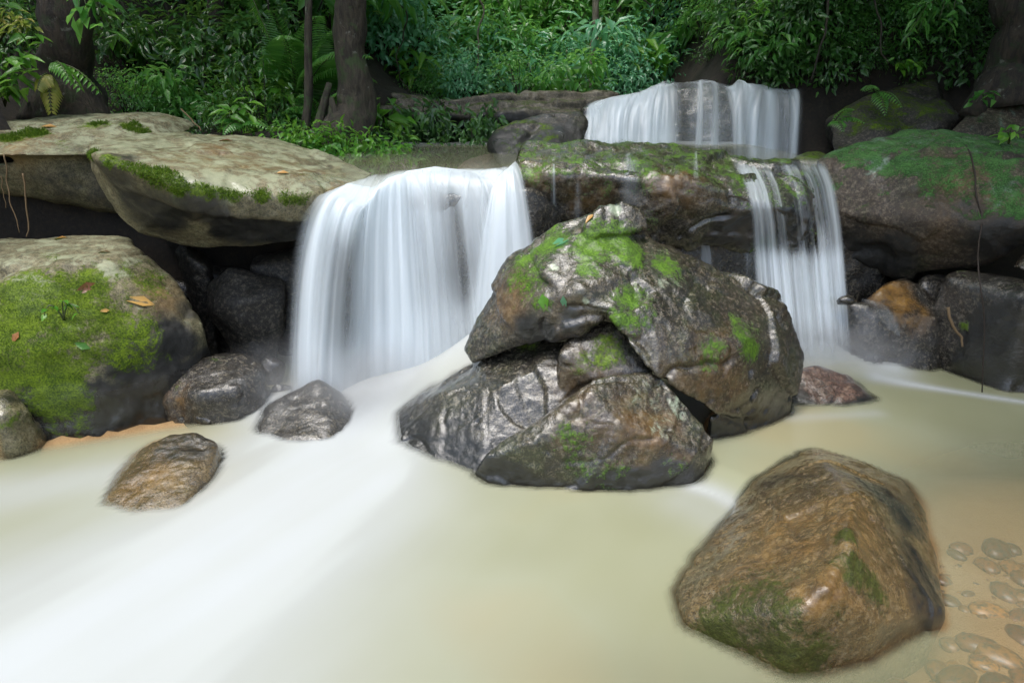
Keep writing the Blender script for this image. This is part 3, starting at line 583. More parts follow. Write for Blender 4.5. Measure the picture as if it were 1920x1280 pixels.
# upper pool feeding the lower falls
ux = np.linspace(-1.15, 2.0, 90); vv_ = np.linspace(0, 1, 70)
yf = np.interp(ux, [-1.15, -.85, -.6, -.3, 0., .12, .3, 2.0], [3.7, 3.62, 3.66, 3.84, 3.84, 4.05, 4.3, 4.3])
X = np.tile(ux, 70); Y = (yf[None, :] + (6.45 - yf[None, :]) * vv_[:, None]).ravel(); VV = np.repeat(vv_, 90)
zz = 1.07 + .05 * sstep(0, .15, VV) + .02 * np.clip(Y - 4, 0, 3) - .12 * sstep(.012, 0, VV) + .012 * fbm(np.stack([X * 3, Y * 1.5, 0 * X], 1), 3, 3)
ff = .12 + .3 * fbm(np.stack([X * 5, Y * 1.2, 0 * X], 1), 3, 8) + .7 * sstep(5.6, 6.2, Y)
up = mesh_obj('upper_pool_water', np.stack([X, Y, zz], 1), grid_faces(90, 70), M_POOL, attrs={'foam': np.clip(ff, 0, 1), 'murk': np.clip(.3 + .5 * sstep(5.4, 6.1, Y), 0, 1)})
up['kind'] = 'structure'

# ------------------------------------------------------------------ falling water
def water_mat(name):
    b = NB(name)
    u = b.n('UVMap').outputs[0] if False else None
    al = b.attr('veil')
    d = b.n('BsdfDiffuse', {'Color': (0.86, 0.92, 0.96), 'Roughness': 0.5})
    t = b.n('BsdfTranslucent', {'Color': (0.88, 0.94, 0.98)})
    m = b.n('MixShader', {0: 0.5, 1: d, 2: t})
    g = b.n('BsdfGlossy', {'Color': (0.9, 0.93, 0.97), 'Roughness': 0.35})
    m2 = b.n('MixShader', {0: 0.06, 1: m, 2: g})
    ms = b.n('MixShader', {0: al, 1: b.n('BsdfTransparent'), 2: m2})
    return b.done(ms)
M_FALL = water_mat('falling_water')
def interp(chain, u):
    chain = np.array([tuple(c) for c in chain]); n = len(chain)
    L = np.concatenate([[0], np.cumsum(np.linalg.norm(np.diff(chain, axis=0), axis=1))]); L /= L[-1]
    return np.stack([np.interp(u, L, chain[:, i]) for i in range(3)], 1)
def sheet(name, parent, up_c, lip_c, base_c, nu, nv, seed, dens=.7, contrast=1.0, freq=14, off=0.0, ridge=.015, edge=.06, foot=.12, head=.1, bow=1.7, jitter=.0, gaps=None):
    """curtain of water: runs in from up_c, bends over lip_c and drops to base_c"""
    u = np.linspace(0, 1, nu); U = interp(up_c, u); Lp = interp(lip_c, u); B = interp(base_c, u)
    un = np.stack([u * freq, np.zeros(nu), np.zeros(nu)], 1)
    lip_j = jitter * fbm(un * .6, 3, seed + 5)
    Lp = Lp + np.stack([0 * u, -.0 + 0 * u, lip_j], 1)
    V = np.linspace(0, 1, nv); rows = []; al = []
    for vi in V:
        if vi < .18:
            s = vi / .18; p = U + (Lp - U) * s; p[:, 2] += 0
            p[:, 2] = U[:, 2] + (Lp[:, 2] - U[:, 2]) * s ** 2
        else:
            s = (vi - .18) / .82
            p = Lp + (B - Lp) * np.stack([np.full(nu, s ** .9), np.full(nu, s ** .75), np.full(nu, s ** bow)], 1)
        fall = max(0., (vi - .1))
        wob = 1.1 * vnoise(np.stack([u * 4, np.full(nu, vi * 1.3), np.full(nu, seed * 5.1)], 1), seed + 3)
        st = fbm(np.stack([u * freq + wob, np.full(nu, vi * .55), np.full(nu, seed * 3.3)], 1), 4, seed, .5)
        st2 = fbm(np.stack([u * freq * .35, np.full(nu, vi * .8), np.full(nu, seed * 1.7)], 1), 2, seed + 9)
        p[:, 1] -= off + ridge * (st + .8 * st2) * min(1, fall * 5) 
        p[:, 0] += .3 * ridge * st2
        a = dens + contrast * (.45 * st + .75 * st2) + .25 * sstep(.75, 1., vi)
        e = sstep(0, edge, u + .02 * st) * sstep(0, edge, 1 - u + .02 * st)
        if gaps is not None: a = a + gaps(u, vi)
        a = np.clip(a, 0, 1) * e * sstep(0, head, vi + .05 * st) * (1 - foot * sstep(.85, 1., vi))
        rows.append(p); al.append(a)
    vv = np.concatenate(rows); aa = np.concatenate(al)
    return mesh_obj(name, vv, grid_faces(nu, nv), M_FALL, parent=parent, attrs={'veil': aa})

# wide lower fall
def gap1(u, v):
    g = -.3 * np.exp(-((u - .66) / .05) ** 2) * sstep(.3, .5, v) - .45 * np.exp(-((u - .2) / .07) ** 2) * sstep(.35, .55, v) - .3 * np.exp(-((u - .86) / .03) ** 2) * sstep(.25, .4, v)
    return g * (1 - sstep(.82, .98, v)) + .3 * np.exp(-((u - .42) / .1) ** 2)
f1 = empty('waterfall', P(720, 740, 3.4)); tag(f1, 'wide silky white waterfall pouring off the flat slab into the pool', 'waterfall')
upc = pts((640, 335, 3.95), (760, 318, 4.15), (900, 316, 4.2), (962, 312, 4.05))
lipc = pts((588, 366, 3.5), (640, 356, 3.5), (690, 384, 3.48), (712, 352, 3.55), (760, 322, 3.75), (815, 313, 3.82), (880, 322, 3.78), (935, 334, 3.72), (966, 300, 3.8))
basec = pts((535, 745, Z, -.02), (600, 760, Z, .0), (700, 740, 3.42), (800, 690, 3.45), (900, 620, 3.45), (985, 520, 3.5), (1010, 470, 3.55))
sheet('water_sheet', f1, upc, lipc, basec, 260, 60, 1, dens=.6, contrast=.9, freq=14, off=-.06, bow=1.6, ridge=.02, edge=.12, gaps=gap1)
sheet('water_sheet', f1, upc, lipc, basec, 320, 60, 2, dens=.68, contrast=1.3, freq=12, off=0., bow=1.7, ridge=.03, edge=.14, gaps=gap1, foot=.5)
sheet('water_sheet', f1, upc, lipc, basec, 320, 60, 3, dens=.34, contrast=1.0, freq=26, off=.04, bow=1.8, ridge=.02, edge=.1, gaps=gap1)
sheet('water_sheet', f1, pts((930, 330, 3.85), (968, 300, 3.9)), pts((930, 338, 3.7), (950, 316, 3.72), (968, 300, 3.74)), pts((880, 640, 3.36), (950, 560, 3.4), (1004, 455, 3.5)), 60, 50, 4, dens=.85, contrast=.4, freq=6, off=.05, edge=.12)

# narrow right fall
f2 = empty('waterfall', P(1540, 690, 3.55)); tag(f2, 'narrow waterfall sliding over the right end of the wide mossy boulder', 'waterfall')
mb = ROCKS['midrock']['bvh']
def drape(px, py, lift=.02, Yd=3.8):
    h = mb.ray_cast(Vector((0, 0, CAM_H)), ray(px, py).normalized())[0]
    return (h - ray(px, py).normalized() * lift) if h is not None else P(px, py, Yd)
def drape_sheet(name, parent, cols, rows_py, base, nu, seed, dens, contrast, freq, edge=.08, lift=.02, thin=None, foot=.15):
    """water film that follows the boulder, then drops free: cols = [(px at each row)...] left and right edge per row"""
    u = np.linspace(0, 1, nu); rows = []; al = []; nrow = len(rows_py)
    ctrl = []
    for k in range(nrow):
        l, r = cols[k]; ctrl.append([drape(l + (r - l) * t, rows_py[k], lift) for t in np.linspace(0, 1, 9)])
    ctrl.append(list(interp(base, np.linspace(0, 1, 9))))
    ctrl = np.array([[tuple(p) for p in row] for row in ctrl])
    nv = 56; tt = np.linspace(0, 1, nv)
    L = np.linspace(0, 1, len(ctrl)); 
    pyv = np.array(list(rows_py) + [690.]); pyv = (pyv - pyv[0]) / (pyv[-1] - pyv[0])
    for vi in tt:
        k = np.searchsorted(pyv, vi) - 1; k = min(max(k, 0), len(pyv) - 2); s = (vi - pyv[k]) / (pyv[k + 1] - pyv[k])
        row = ctrl[k] * (1 - s) + ctrl[k + 1] * s
        p = np.stack([np.interp(u, np.linspace(0, 1, 9), row[:, i]) for i in range(3)], 1)
        st = fbm(np.stack([u * freq, np.full(nu, vi * .6), np.full(nu, seed * 2.1)], 1), 4, seed, .6)
        p[:, 1] -= .012 * st
        a = dens + contrast * st
        if thin is not None: a = a + thin(u, vi)
        a = np.clip(a, 0, 1) * sstep(0, edge, u) * sstep(0, edge, 1 - u) * sstep(0, .06, vi) * (1 - foot * sstep(.72, 1, vi))
        rows.append(p); al.append(a)
    vv = np.array(rows)
    for _ in range(3): vv[1:-1] = .5 * vv[1:-1] + .25 * (vv[:-2] + vv[2:])
    return mesh_obj(name, vv.reshape(-1, 3), grid_faces(nu, nv), M_FALL, parent=parent, attrs={'veil': np.concatenate(al)})
def hole(u, v):
    return -.5 * np.exp(-(((u - .52) / .26) ** 4 + ((v - .25) / .22) ** 4)) + .3 * sstep(.4, .5, v)
rp = (298, 316, 345, 380, 420, 460)
cl = ((1365, 1548), (1375, 1556), (1392, 1568), (1402, 1574), (1408, 1580), (1410, 1584))
bs = pts((1425, 690, 3.6), (1500, 690, 3.5), (1600, 680, 3.55))
drape_sheet('water_sheet', f2, cl, rp, bs, 130, 11, .5, .9, 11, thin=hole, lift=.03, foot=.8)
drape_sheet('water_sheet', f2, cl, rp, bs, 150, 12, .3, .9, 18, thin=hole, lift=.06, foot=.8)
# spray fan to the right of the fall
sheet('spray_fan', f2, pts((1560, 572, 3.65), (1660, 572, 3.62)), pts((1545, 566, 3.62), (1590, 556, 3.6), (1650, 566, 3.6)), pts((1470, 700, Z, .02), (1600, 712, Z, .0), (1760, 705, Z, .0)), 110, 40, 21, dens=.3, contrast=.7, freq=6, edge=.4, foot=.5, bow=1.5)
# thin trickles under the boulder and on its face
tr0 = empty('water_trickle', P(1340, 520, 3.75)); tag(tr0, 'row of thin water threads dripping beneath the wide mossy boulder', 'trickle')
sheet('water_sheet', tr0, pts((1280, 455, 3.95), (1410, 466, 3.95)), pts((1270, 452, 3.86), (1415, 468, 3.84)), pts((1270, 640, 3.85), (1415, 660, 3.82)), 120, 24, 31, dens=-.18, contrast=1.2, freq=16, edge=.1, foot=.6)
for k, (x0, x1, y0, y1, lab) in enumerate([(1070, 1098, 335, 425, 'short white trickle down the left face of the wide mossy boulder'), (1298, 1312, 280, 335, 'thin white trickle from the crest of the wide mossy boulder'),
                                            (1030, 1046, 290, 400, 'faint trickle nearest the wide lower waterfall on the mossy boulder'), (1150, 1215, 280, 385, 'broad faint water veil on the face of the wide mossy boulder')]):
    t = empty('water_trickle', drape((x0 + x1) / 2, y1, .0)); tag(t, lab, 'trickle')
    n = 24; uu = np.linspace(0, 1, n); vv = []; aa = []
    for j in range(30):
        s = j / 29; wd = .35 + .65 * s
        xc = (x0 + x1) / 2
        for q in uu:
            vv.append(tuple(drape(xc + (q - .5) * (x1 - x0) * wd, y0 + (y1 - y0) * s, .012)))
        aa.append((.38 if k < 3 else .3) * np.exp(-((uu - .5) / .28) ** 2) * sstep(0, .15, s) * (1 - .6 * sstep(.7, 1, s)) * (.75 + .5 * vnoise(np.stack([uu * 6, 0 * uu, 0 * uu + k], 1), 3)))
    vv = np.array(vv).reshape(30, n, 3)
    for _ in range(6): vv[1:-1] = .5 * vv[1:-1] + .25 * (vv[:-2] + vv[2:])
    mesh_obj('water_sheet', vv.reshape(-1, 3), grid_faces(n, 30), M_FALL, parent=t, attrs={'veil': np.clip(np.concatenate(aa), 0, 1)})

# upper fall
f3 = empty('waterfall', P(1280, 300, 6.2)); tag(f3, 'upper waterfall spreading over a dark rock step below the forest', 'waterfall')
upc = pts((1130, 188, 6.9), (1280, 158, 7.1), (1420, 160, 7.1), (1495, 168, 6.9))
lipc = pts((1096, 200, 6.4), (1150, 185, 6.4), (1200, 172, 6.45), (1260, 153, 6.5), (1330, 153, 6.5), (1362, 166, 6.5), (1380, 153, 6.5), (1410, 158, 6.5), (1450, 168, 6.5), (1498, 170, 6.45))
basec = pts((1090, 272, 6.0), (1180, 280, 6.0), (1290, 300, 6.05), (1400, 306, 6.05), (1440, 304, 6.1), (1497, 302, 6.1))
def upper(seed, dens, con, fr, off):
    o = sheet('water_sheet', f3, upc, lipc, basec, 260, 46, seed, dens=dens, contrast=con, freq=fr, off=off, ridge=.03, edge=.03, bow=1.5, foot=.2, jitter=.03)
    a = o.data.attributes['veil']; n = len(a.data); q = np.empty(n, np.float32); a.data.foreach_get('value', q)
    u = np.tile(np.linspace(0, 1, 260), 46); vv = np.repeat(np.linspace(0, 1, 46), 260)
    left = 1 - sstep(.36, .46, u)
    strands = sum(am * np.exp(-((u - c - sl * vv) / wd) ** 2) for c, wd, am, sl in ((.53, .008, .5, 0), (.6, .012, .35, 0), (.67, .02, .8, .05), (.73, .03, .8, .05), (.86, .024, .85, 0), (.965, .012, .9, 0), (.79, .05, .5, .02), (.56, .1, .22, .02), (.92, .05, .3, 0)))
    wide = np.exp(-((u - .7) / .09) ** 2) + np.exp(-((u - .87) / .05) ** 2) + .5 * np.exp(-((u - .55) / .08) ** 2)
    q = np.clip(q * left + strands * sstep(.1, .25, vv) * (.55 + .45 * q) * (1 - left) + .5 * np.clip(wide, 0, 1) * (1 - left) * (1 - sstep(.14, .3, vv)) * sstep(.08, .18, vv) * q, 0, 1)
    q += left * .25 * sstep(.1, .3, vv) * sstep(0, .04, u)
    a.data.foreach_set('value', np.clip(q, 0, 1).astype(np.float32))
upper(41, .6, .9, 22, 0.); upper(42, .4, 1., 30, .05)


# ------------------------------------------------------------------ spray mist at the foot of the falls
b = NB('spray_mist'); v = b.n('TexCoord').outputs['Object']
ln_ = b.n('VectorMath', {0: v}, operation='LENGTH').outputs['Value']
fo_ = b.math('POWER', b.math('SUBTRACT', 1.0, ln_, clamp=True), 1.5)
dn = b.math('MULTIPLY', b.math('MULTIPLY', fo_, b.mr(b.noise(v, 2.0, 2, .5), .25, .7)), 4.0)
vol = b.n('VolumePrincipled', {'Color': (0.93, 0.96, 0.98), 'Density': dn, 'Anisotropy': 0.0})
b.t.links.new(vol.outputs[0], b.out.inputs['Volume']); M_MIST = b.m
for lab, c, sc in (('soft spray mist at the foot of the wide lower waterfall', P(650, 730, 3.15), (.8, .45, .34)), ('soft spray mist at the foot of the narrow waterfall', P(1570, 670, 3.42), (.5, .28, .3))):
    bm = bmesh.new(); bmesh.ops.create_icosphere(bm, subdivisions=3, radius=1.0); me = bpy.data.meshes.new('spray_mist'); bm.to_mesh(me); bm.free(); me.materials.append(M_MIST)
    o = bpy.data.objects.new('spray_mist', me); COL.objects.link(o); o.location = c; o.scale = sc; o['kind'] = 'stuff'; o['label'] = lab; o['category'] = 'mist'

# ------------------------------------------------------------------ foliage
def leaf_mat(name, c0, c1, c2, rough=0.34, trans=0.3, spec=0.5, glow=(0.26, 0.5, 0.08)):
    b = NB(name)
    t = b.attr('tint'); oi = b.n('ObjectInfo').outputs['Random']
    f = b.math('ADD', b.math('MULTIPLY', t, 0.8), b.math('MULTIPLY', oi, 0.2))
    c = b.ramp(f, [(0.1, c0), (0.5, c1), (0.92, c2)])
    v = b.n('TexCoord').outputs['Object']
    nr = b.bump(b.noise(v, 60, 2, 0.5), 0.25, 0.01)
    pr = b.n('BsdfPrincipled', {'Base Color': c, 'Roughness': rough, 'Normal': nr}); b.set(pr, 'Specular IOR Level', spec)
    tl = b.n('BsdfTranslucent', {'Color': b.mix(0.6, c, glow)})
    return b.done(b.n('MixShader', {0: trans, 1: pr, 2: tl}))
L_DARK = leaf_mat('leaf_dark_green', (0.018, 0.065, 0.014), (0.035, 0.12, 0.024), (0.08, 0.2, 0.04), rough=0.28, spec=0.7, trans=0.35)
L_MID = leaf_mat('leaf_mid_green', (0.04, 0.15, 0.03), (0.085, 0.28, 0.05), (0.17, 0.41, 0.08), rough=0.28, spec=0.7, trans=0.52, glow=(0.30, 0.6, 0.12))
L_BLUE = leaf_mat('leaf_blue_green_haze', (0.07, 0.24, 0.13), (0.13, 0.38, 0.21), (0.21, 0.5, 0.31), rough=0.25, spec=0.8, trans=0.55, glow=(0.30, 0.62, 0.26))  # pale blue-green puts distance haze and sky sheen into the leaf colour
L_BRIGHT = leaf_mat('leaf_bright_green', (0.04, 0.14, 0.012), (0.075, 0.24, 0.02), (0.15, 0.34, 0.03), trans=0.4)
L_YEL = leaf_mat('leaf_yellow_green', (0.12, 0.19, 0.02), (0.24, 0.25, 0.04), (0.38, 0.32, 0.08), trans=0.4)
L_MOSS = leaf_mat('moss_blades', (0.022, 0.045, 0.005), (0.055, 0.10, 0.008), (0.13, 0.19, 0.012), rough=0.7, trans=0.35, spec=0.1)
L_FALL = leaf_mat('fallen_leaf_brown', (0.09, 0.03, 0.012), (0.25, 0.09, 0.02), (0.45, 0.27, 0.08), rough=0.4, trans=0.15)

def bark_mat(name, c0, c1, mossc):
    b = NB(name); v = b.n('TexCoord').outputs['Object']
    mp = b.n('Mapping', {'Vector': v, 'Scale': (1, 1, 0.25)}).outputs[0]
    n1 = b.noise(mp, 22, 6, 0.7, 0.6); n2 = b.noise(v, 4, 5, 0.6)
    c = b.mix(b.mr(n1, .36, .64), c0, c1); c = b.mix(b.mr(b.noise(v, 9, 7, .7), 0.5, 0.62), c, mossc); c = b.mix(b.mr(b.noise(v, 14, 4, .6), .62, .7, 0., .6), c, (0.17, 0.18, 0.15))
    return b.done(b.n('BsdfPrincipled', {'Base Color': c, 'Roughness': 0.8, 'Normal': b.bump(n1, 0.9, 0.03)}))
BARK = bark_mat('bark_brown', (0.016, 0.013, 0.009), (0.06, 0.05, 0.034), (0.035, 0.055, 0.018))
BARK_PALE = bark_mat('bark_pale', (0.07, 0.06, 0.045), (0.26, 0.23, 0.18), (0.09, 0.1, 0.06))
BARK_DARK = bark_mat('bark_dark', (0.012, 0.009, 0.007), (0.045, 0.033, 0.022), (0.02, 0.03, 0.01))
b = NB('dry_root'); M_ROOT = b.done(b.n('BsdfPrincipled', {'Base Color': (0.13, 0.085, 0.04), 'Roughness': 0.7}))
b = NB('red_brown_root'); M_ROOT2 = b.done(b.n('BsdfPrincipled', {'Base Color': (0.022, 0.014, 0.009), 'Roughness': 0.7}))
b = NB('green_stem'); M_STEM = b.done(b.n('BsdfPrincipled', {'Base Color': (0.05, 0.07, 0.02), 'Roughness': 0.6}))

LT = np.array([[0, 0, 0], [.42, .5, .06], [.45, 0, -.02], [.42, -.5, .06], [1, 0, -.1], [.78, .28, .0], [.78, -.28, .0]])
LF = [(0, 2, 1), (0, 3, 2), (1, 2, 5), (2, 4, 5), (2, 3, 6), (2, 6, 4)]
def leaves(pos, dirv, upv, ln, wd, tint=None, droop=0.0):
    """verts, faces, tint for many folded leaves"""
    pos = np.asarray(pos, float); n = len(pos)
    d = np.asarray(dirv, float); d /= np.linalg.norm(d, axis=1)[:, None] + 1e-9
    s = np.cross(np.asarray(upv, float), d); s /= np.linalg.norm(s, axis=1)[:, None] + 1e-9
    u = np.cross(d, s)
    ln = np.broadcast_to(ln, n)[:, None, None]; wd = np.broadcast_to(wd, n)[:, None, None]
    T = LT[None]
    tz = T[:, :, 2:3] - droop * T[:, :, 0:1] ** 2
    v = pos[:, None] + T[:, :, 0:1] * ln * d[:, None] + T[:, :, 1:2] * wd * s[:, None] + tz * ln * u[:, None]
    f = (np.array(LF)[None] + 7 * np.arange(n)[:, None, None]).reshape(-1, 3)
    if tint is None: tint = rng.random(n)
    return v.reshape(-1, 3), f, np.repeat(tint, 7)
def tube(path, radii, seg=7, noise=0.0, seed=0):
    path = np.array([tuple(p) for p in path], float); n = len(path); radii = np.broadcast_to(radii, n)
    tg = np.gradient(path, axis=0); tg /= np.linalg.norm(tg, axis=1)[:, None]
    ref = np.array([.3, 1, .1]); a = np.cross(tg, ref); a /= np.linalg.norm(a, axis=1)[:, None]; c = np.cross(tg, a)
    th = np.linspace(0, 2 * math.pi, seg, endpoint=False)
    rr = radii[:, None] * np.ones(seg)
    if noise:
        q = np.stack([np.cos(th)[None] * np.ones((n, 1)) * 1.5, np.sin(th)[None] * np.ones((n, 1)) * 1.5, np.linspace(0, n * .25, n)[:, None] * np.ones(seg)], -1).reshape(-1, 3)
        rr = rr * (1 + noise * fbm(q, 3, seed).reshape(n, seg))
    v = path[:, None] + rr[..., None] * (np.cos(th)[None, :, None] * a[:, None] + np.sin(th)[None, :, None] * c[:, None])
    f = []
    for i in range(n - 1):
        for j in range(seg):
            k = (j + 1) % seg; f.append((i * seg + j, i * seg + k, (i + 1) * seg + k, (i + 1) * seg + j))
    f.append(tuple(range(seg))[::-1]); f.append(tuple((n - 1) * seg + j for j in range(seg)))
    return v.reshape(-1, 3), f
def join(parts):
    V, F, k = [], [], 0
    for v, f in parts:
        V.append(v); F += [tuple(int(i) + k for i in q) for q in f]; k += len(v)
    return np.concatenate(V), F
def gz(x, y): return float(H(np.array([x]), np.array([y]))[0])
def copy_thing(src, loc, rz, sc, label=None, group=None):
    r = src.copy(); COL.objects.link(r); r.location = loc; r.rotation_euler = (0, 0, rz); r.scale = (sc, sc, sc)
    if label: r['label'] = label
    if group: r['group'] = group
    for ch in src.children:
        c = ch.copy(); COL.objects.link(c); c.parent = r
    return r

def shrub_proto(R, Ht, n, ln, wd, mat, clump=26, droop=.25, seed=0):
    """leafy shrub: leaves gathered in sprays on twig ends through the volume"""
    g = np.random.default_rng(seed)
    root = empty('shrub', (0, 0, 0))
    c = g.normal(size=(clump, 3)); c /= np.linalg.norm(c, axis=1)[:, None]
    c *= (g.random(clump) ** .45)[:, None] * np.array([R, R, Ht * .5]); c[:, 2] += Ht * .55
    per = n // clump; P_, D_, U_, T_ = [], [], [], []
    stems = []
    for k in range(clump):
        out = c[k] - np.array([0, 0, Ht * .35]); out /= np.linalg.norm(out)
        sr = R * g.uniform(.22, .42)
        q = g.normal(size=(per, 3)) * sr * np.array([.75, .75, .42]) + c[k]
        P_.append(q)
        dd = (q - c[k]) / sr * .8 + out * .45 + g.normal(size=(per, 3)) * .5; dd[:, 2] -= .55
        D_.append(dd); U_.append(np.array([0, 0, .65]) + g.normal(size=(per, 3)) * .4 + out * .8)
        T_.append(np.clip(g.normal(g.uniform(.25, .75), .17, per), 0, 1))
        m = c[k] * np.array([.35, .35, .5]); stems.append(tube([np.array([c[k][0] * .08, c[k][1] * .08, -.15]), m, c[k]], [.012 * R + .004, .008 * R + .003, .003], 4))
    v, f, t = leaves(np.concatenate(P_), np.concatenate(D_), np.concatenate(U_), g.uniform(ln * .65, ln * 1.25, per * clump), g.uniform(wd * .7, wd * 1.2, per * clump), np.concatenate(T_), droop)
    mesh_obj('foliage', v, f, mat, parent=root, smooth=True, attrs={'tint': t})
    v, f = join(stems); mesh_obj('stem', v, f, BARK_DARK, parent=root)
    return root

protos = {
    'mid': [shrub_proto(.75, 1.3, 1100, .12, .05, L_MID, 26, seed=1), shrub_proto(.8, 1.5, 900, .15, .06, L_MID, 22, seed=2), shrub_proto(.8, 1.5, 420, .25, .1, L_MID, 20, droop=.4, seed=12), shrub_proto(.7, 1.3, 1500, .075, .035, L_MID, 30, seed=13)],
    'blue': [shrub_proto(.8, 1.4, 1200, .12, .05, L_BLUE, 26, seed=3), shrub_proto(.9, 1.6, 1000, .16, .06, L_BLUE, 24, seed=4), shrub_proto(.85, 1.5, 1700, .08, .036, L_BLUE, 34, seed=14), shrub_proto(.85, 1.5, 420, .26, .085, L_BLUE, 20, droop=.45, seed=15)],
    'dark': [shrub_proto(.75, 1.2, 1000, .11, .045, L_DARK, 26, seed=5), shrub_proto(.7, 1.4, 800, .15, .05, L_DARK, 20, seed=6)],
    'bright': [shrub_proto(.7, 1.2, 800, .13, .055, L_BRIGHT, 22, seed=7)],
    'low': [shrub_proto(.4, .35, 420, .075, .035, L_MID, 18, seed=8), shrub_proto(.4, .4, 380, .08, .035, L_BRIGHT, 16, seed=9)],
    'lowdark': [shrub_proto(.4, .4, 360, .085, .035, L_DARK, 16, seed=10)],
}
used = set()
def put(kind, x, y, sc, label, group, dz=-.05, z=None):
    k = int(rng.integers(len(protos[kind]))); pr_ = protos[kind][k]
    zz = gz(x, y) if z is None else z
    if (kind, k) not in used:
        used.add((kind, k)); o = pr_; o.location = (x, y, zz + dz); o.rotation_euler = (0, 0, rng.uniform(0, 6.28)); o.scale = (sc,) * 3
        tag(o, label, 'shrub', group)
    else:
        o = copy_thing(pr_, (x, y, zz + dz), rng.uniform(0, 6.28), sc * rng.uniform(.85, 1.15), label, group); o['category'] = 'shrub'
    return o
GR = 'shrubs of the forest thicket'
# thicket beyond the upper fall
for row, (yy, n, s0, kinds) in enumerate([(7.75, 9, .42, ('blue', 'mid', 'mid')), (8.4, 11, .7, ('blue', 'blue', 'mid')), (9.3, 11, 1.0, ('blue', 'mid', 'blue')), (10.4, 12, 1.35, ('blue', 'bright', 'mid')), (11.8, 12, 1.7, ('mid', 'blue', 'bright')), (13.5, 12, 2.1, ('mid', 'blue'))]):
    for k in range(n):
        x = -1.9 + (5.4 + .25 * row) * (k + rng.uniform(.1, .9)) / n
        kind = kinds[int(rng.integers(len(kinds)))]
        lab = '%s %s shrub %s the thicket beyond the upper waterfall' % (('small', 'knee high', 'waist high', 'man high', 'tall', 'very tall')[row], {'blue': 'haze tinted blue green glossy', 'mid': 'mid green', 'bright': 'bright yellowish green'}[kind], ('at the front edge of', 'in the front of', 'in the middle of', 'in the middle of', 'towards the back of', 'at the back of')[row])
        put(kind, x, yy + rng.uniform(-.3, .3), s0 * rng.uniform(.85, 1.2), lab, GR)
# left forest slope
for row, (yy, n, s0, kinds) in enumerate([(5.6, 5, .42, ('mid', 'dark')), (6.3, 7, .65, ('dark', 'mid', 'mid')), (7.2, 9, .9, ('blue', 'mid', 'mid')), (8.4, 9, 1.2, ('dark', 'mid', 'blue')), (10, 9, 1.7, ('dark', 'mid', 'blue')), (12, 9, 2.2, ('dark', 'mid'))]):
    for k in range(n):
        x0 = -1.35 - .1 * row; x1 = -(yy * .78 + .4)
        x = x0 + (x1 - x0) * (k + rng.uniform(.1, .9)) / n
        kind = kinds[int(rng.integers(len(kinds)))]
        lab = '%s %s shrub %s the shaded left forest slope' % (('small', 'knee high', 'waist high', 'man high', 'tall', 'very tall')[row], {'blue': 'haze tinted blue green', 'mid': 'mid green', 'dark': 'dark green'}[kind], ('at the foot of', 'low on', 'midway up', 'midway up', 'high on', 'at the top of')[row])
        put(kind, x, yy + rng.uniform(-.3, .3), s0 * rng.uniform(.8, 1.2), lab, GR)
# right bank: sparse and dark
for yy, n, s0, hl in ((6.9, 5, .4, 'small dark shrub low on the steep shaded right bank'), (7.6, 6, .6, 'knee high dark shrub midway up the steep shaded right bank'), (8.6, 7, .9, 'waist high dark shrub high on the steep shaded right bank'), (10, 4, 1.4, 'tall dark shrub at the top of the steep shaded right bank')):
    for k in range(n):
        x = 2.3 + (yy * .8 - 1.6) * (k + rng.uniform(.1, .9)) / n
        put('dark', x, yy + rng.uniform(-.3, .3), s0 * rng.uniform(.8, 1.2), hl, GR)
gco = np.empty(len(ground.data.vertices) * 3); ground.data.vertices.foreach_get('co', gco)
GB = BVHTree.FromPolygons([tuple(p) for p in gco.reshape(-1, 3)], [tuple(p.vertices) for p in ground.data.polygons])
def ghit(px, py): return GB.ray_cast(Vector((0, 0, CAM_H)), ray(px, py).normalized())[0]
for k in range(46):
    px, py = rng.uniform(1330, 1900), rng.uniform(-20, 150); h = ghit(px, py)
    if h is None or h.y < 5.3: continue
    kd = ('lowdark', 'dark', 'lowdark', 'dark', 'mid')[k % 5]
    put(kd, h.x, h.y, rng.uniform(.6, 1.0) if kd == 'lowdark' else rng.uniform(.22, .4), 'low dark leafy clump on the steep right bank' if kd == 'lowdark' else ('dark shrub clinging to the face of the right bank' if kd == 'dark' else 'greener shrub on the steep shaded right bank'), GR, dz=-.1, z=h.z)
# low cover at the foot of the buttressed tree and behind the slab
for k, (px, py, Yd, kd) in enumerate([(640, 285, 4.9, 'low'), (690, 292, 5.0, 'low'), (735, 285, 5.4, 'low'), (600, 270, 5.0, 'low'), (560, 262, 5.1, 'low'), (480, 245, 5.2, 'low'), (420, 235, 5.3, 'lowdark'), (380, 225, 5.3, 'lowdark'), (520, 225, 5.6, 'lowdark'), (360, 190, 5.8, 'low'), (440, 200, 5.8, 'low'), (300, 170, 5.9, 'low'), (700, 265, 5.7, 'lowdark'), (550, 285, 4.75, 'low'), (260, 195, 5.5, 'lowdark'), (830, 285, 6.1, 'lowdark'), (780, 290, 6.0, 'lowdark'), (890, 280, 6.1, 'lowdark')]):
    p = P(px, py, Yd)
    put(kd, p.x, p.y, rng.uniform(.55, .85), 'low leafy seedling clump at the foot of the left bank' if kd == 'low' else 'low dark leafy clump in the shade of the left bank', 'low plants under the trees', dz=-.06, z=p.z - .1)

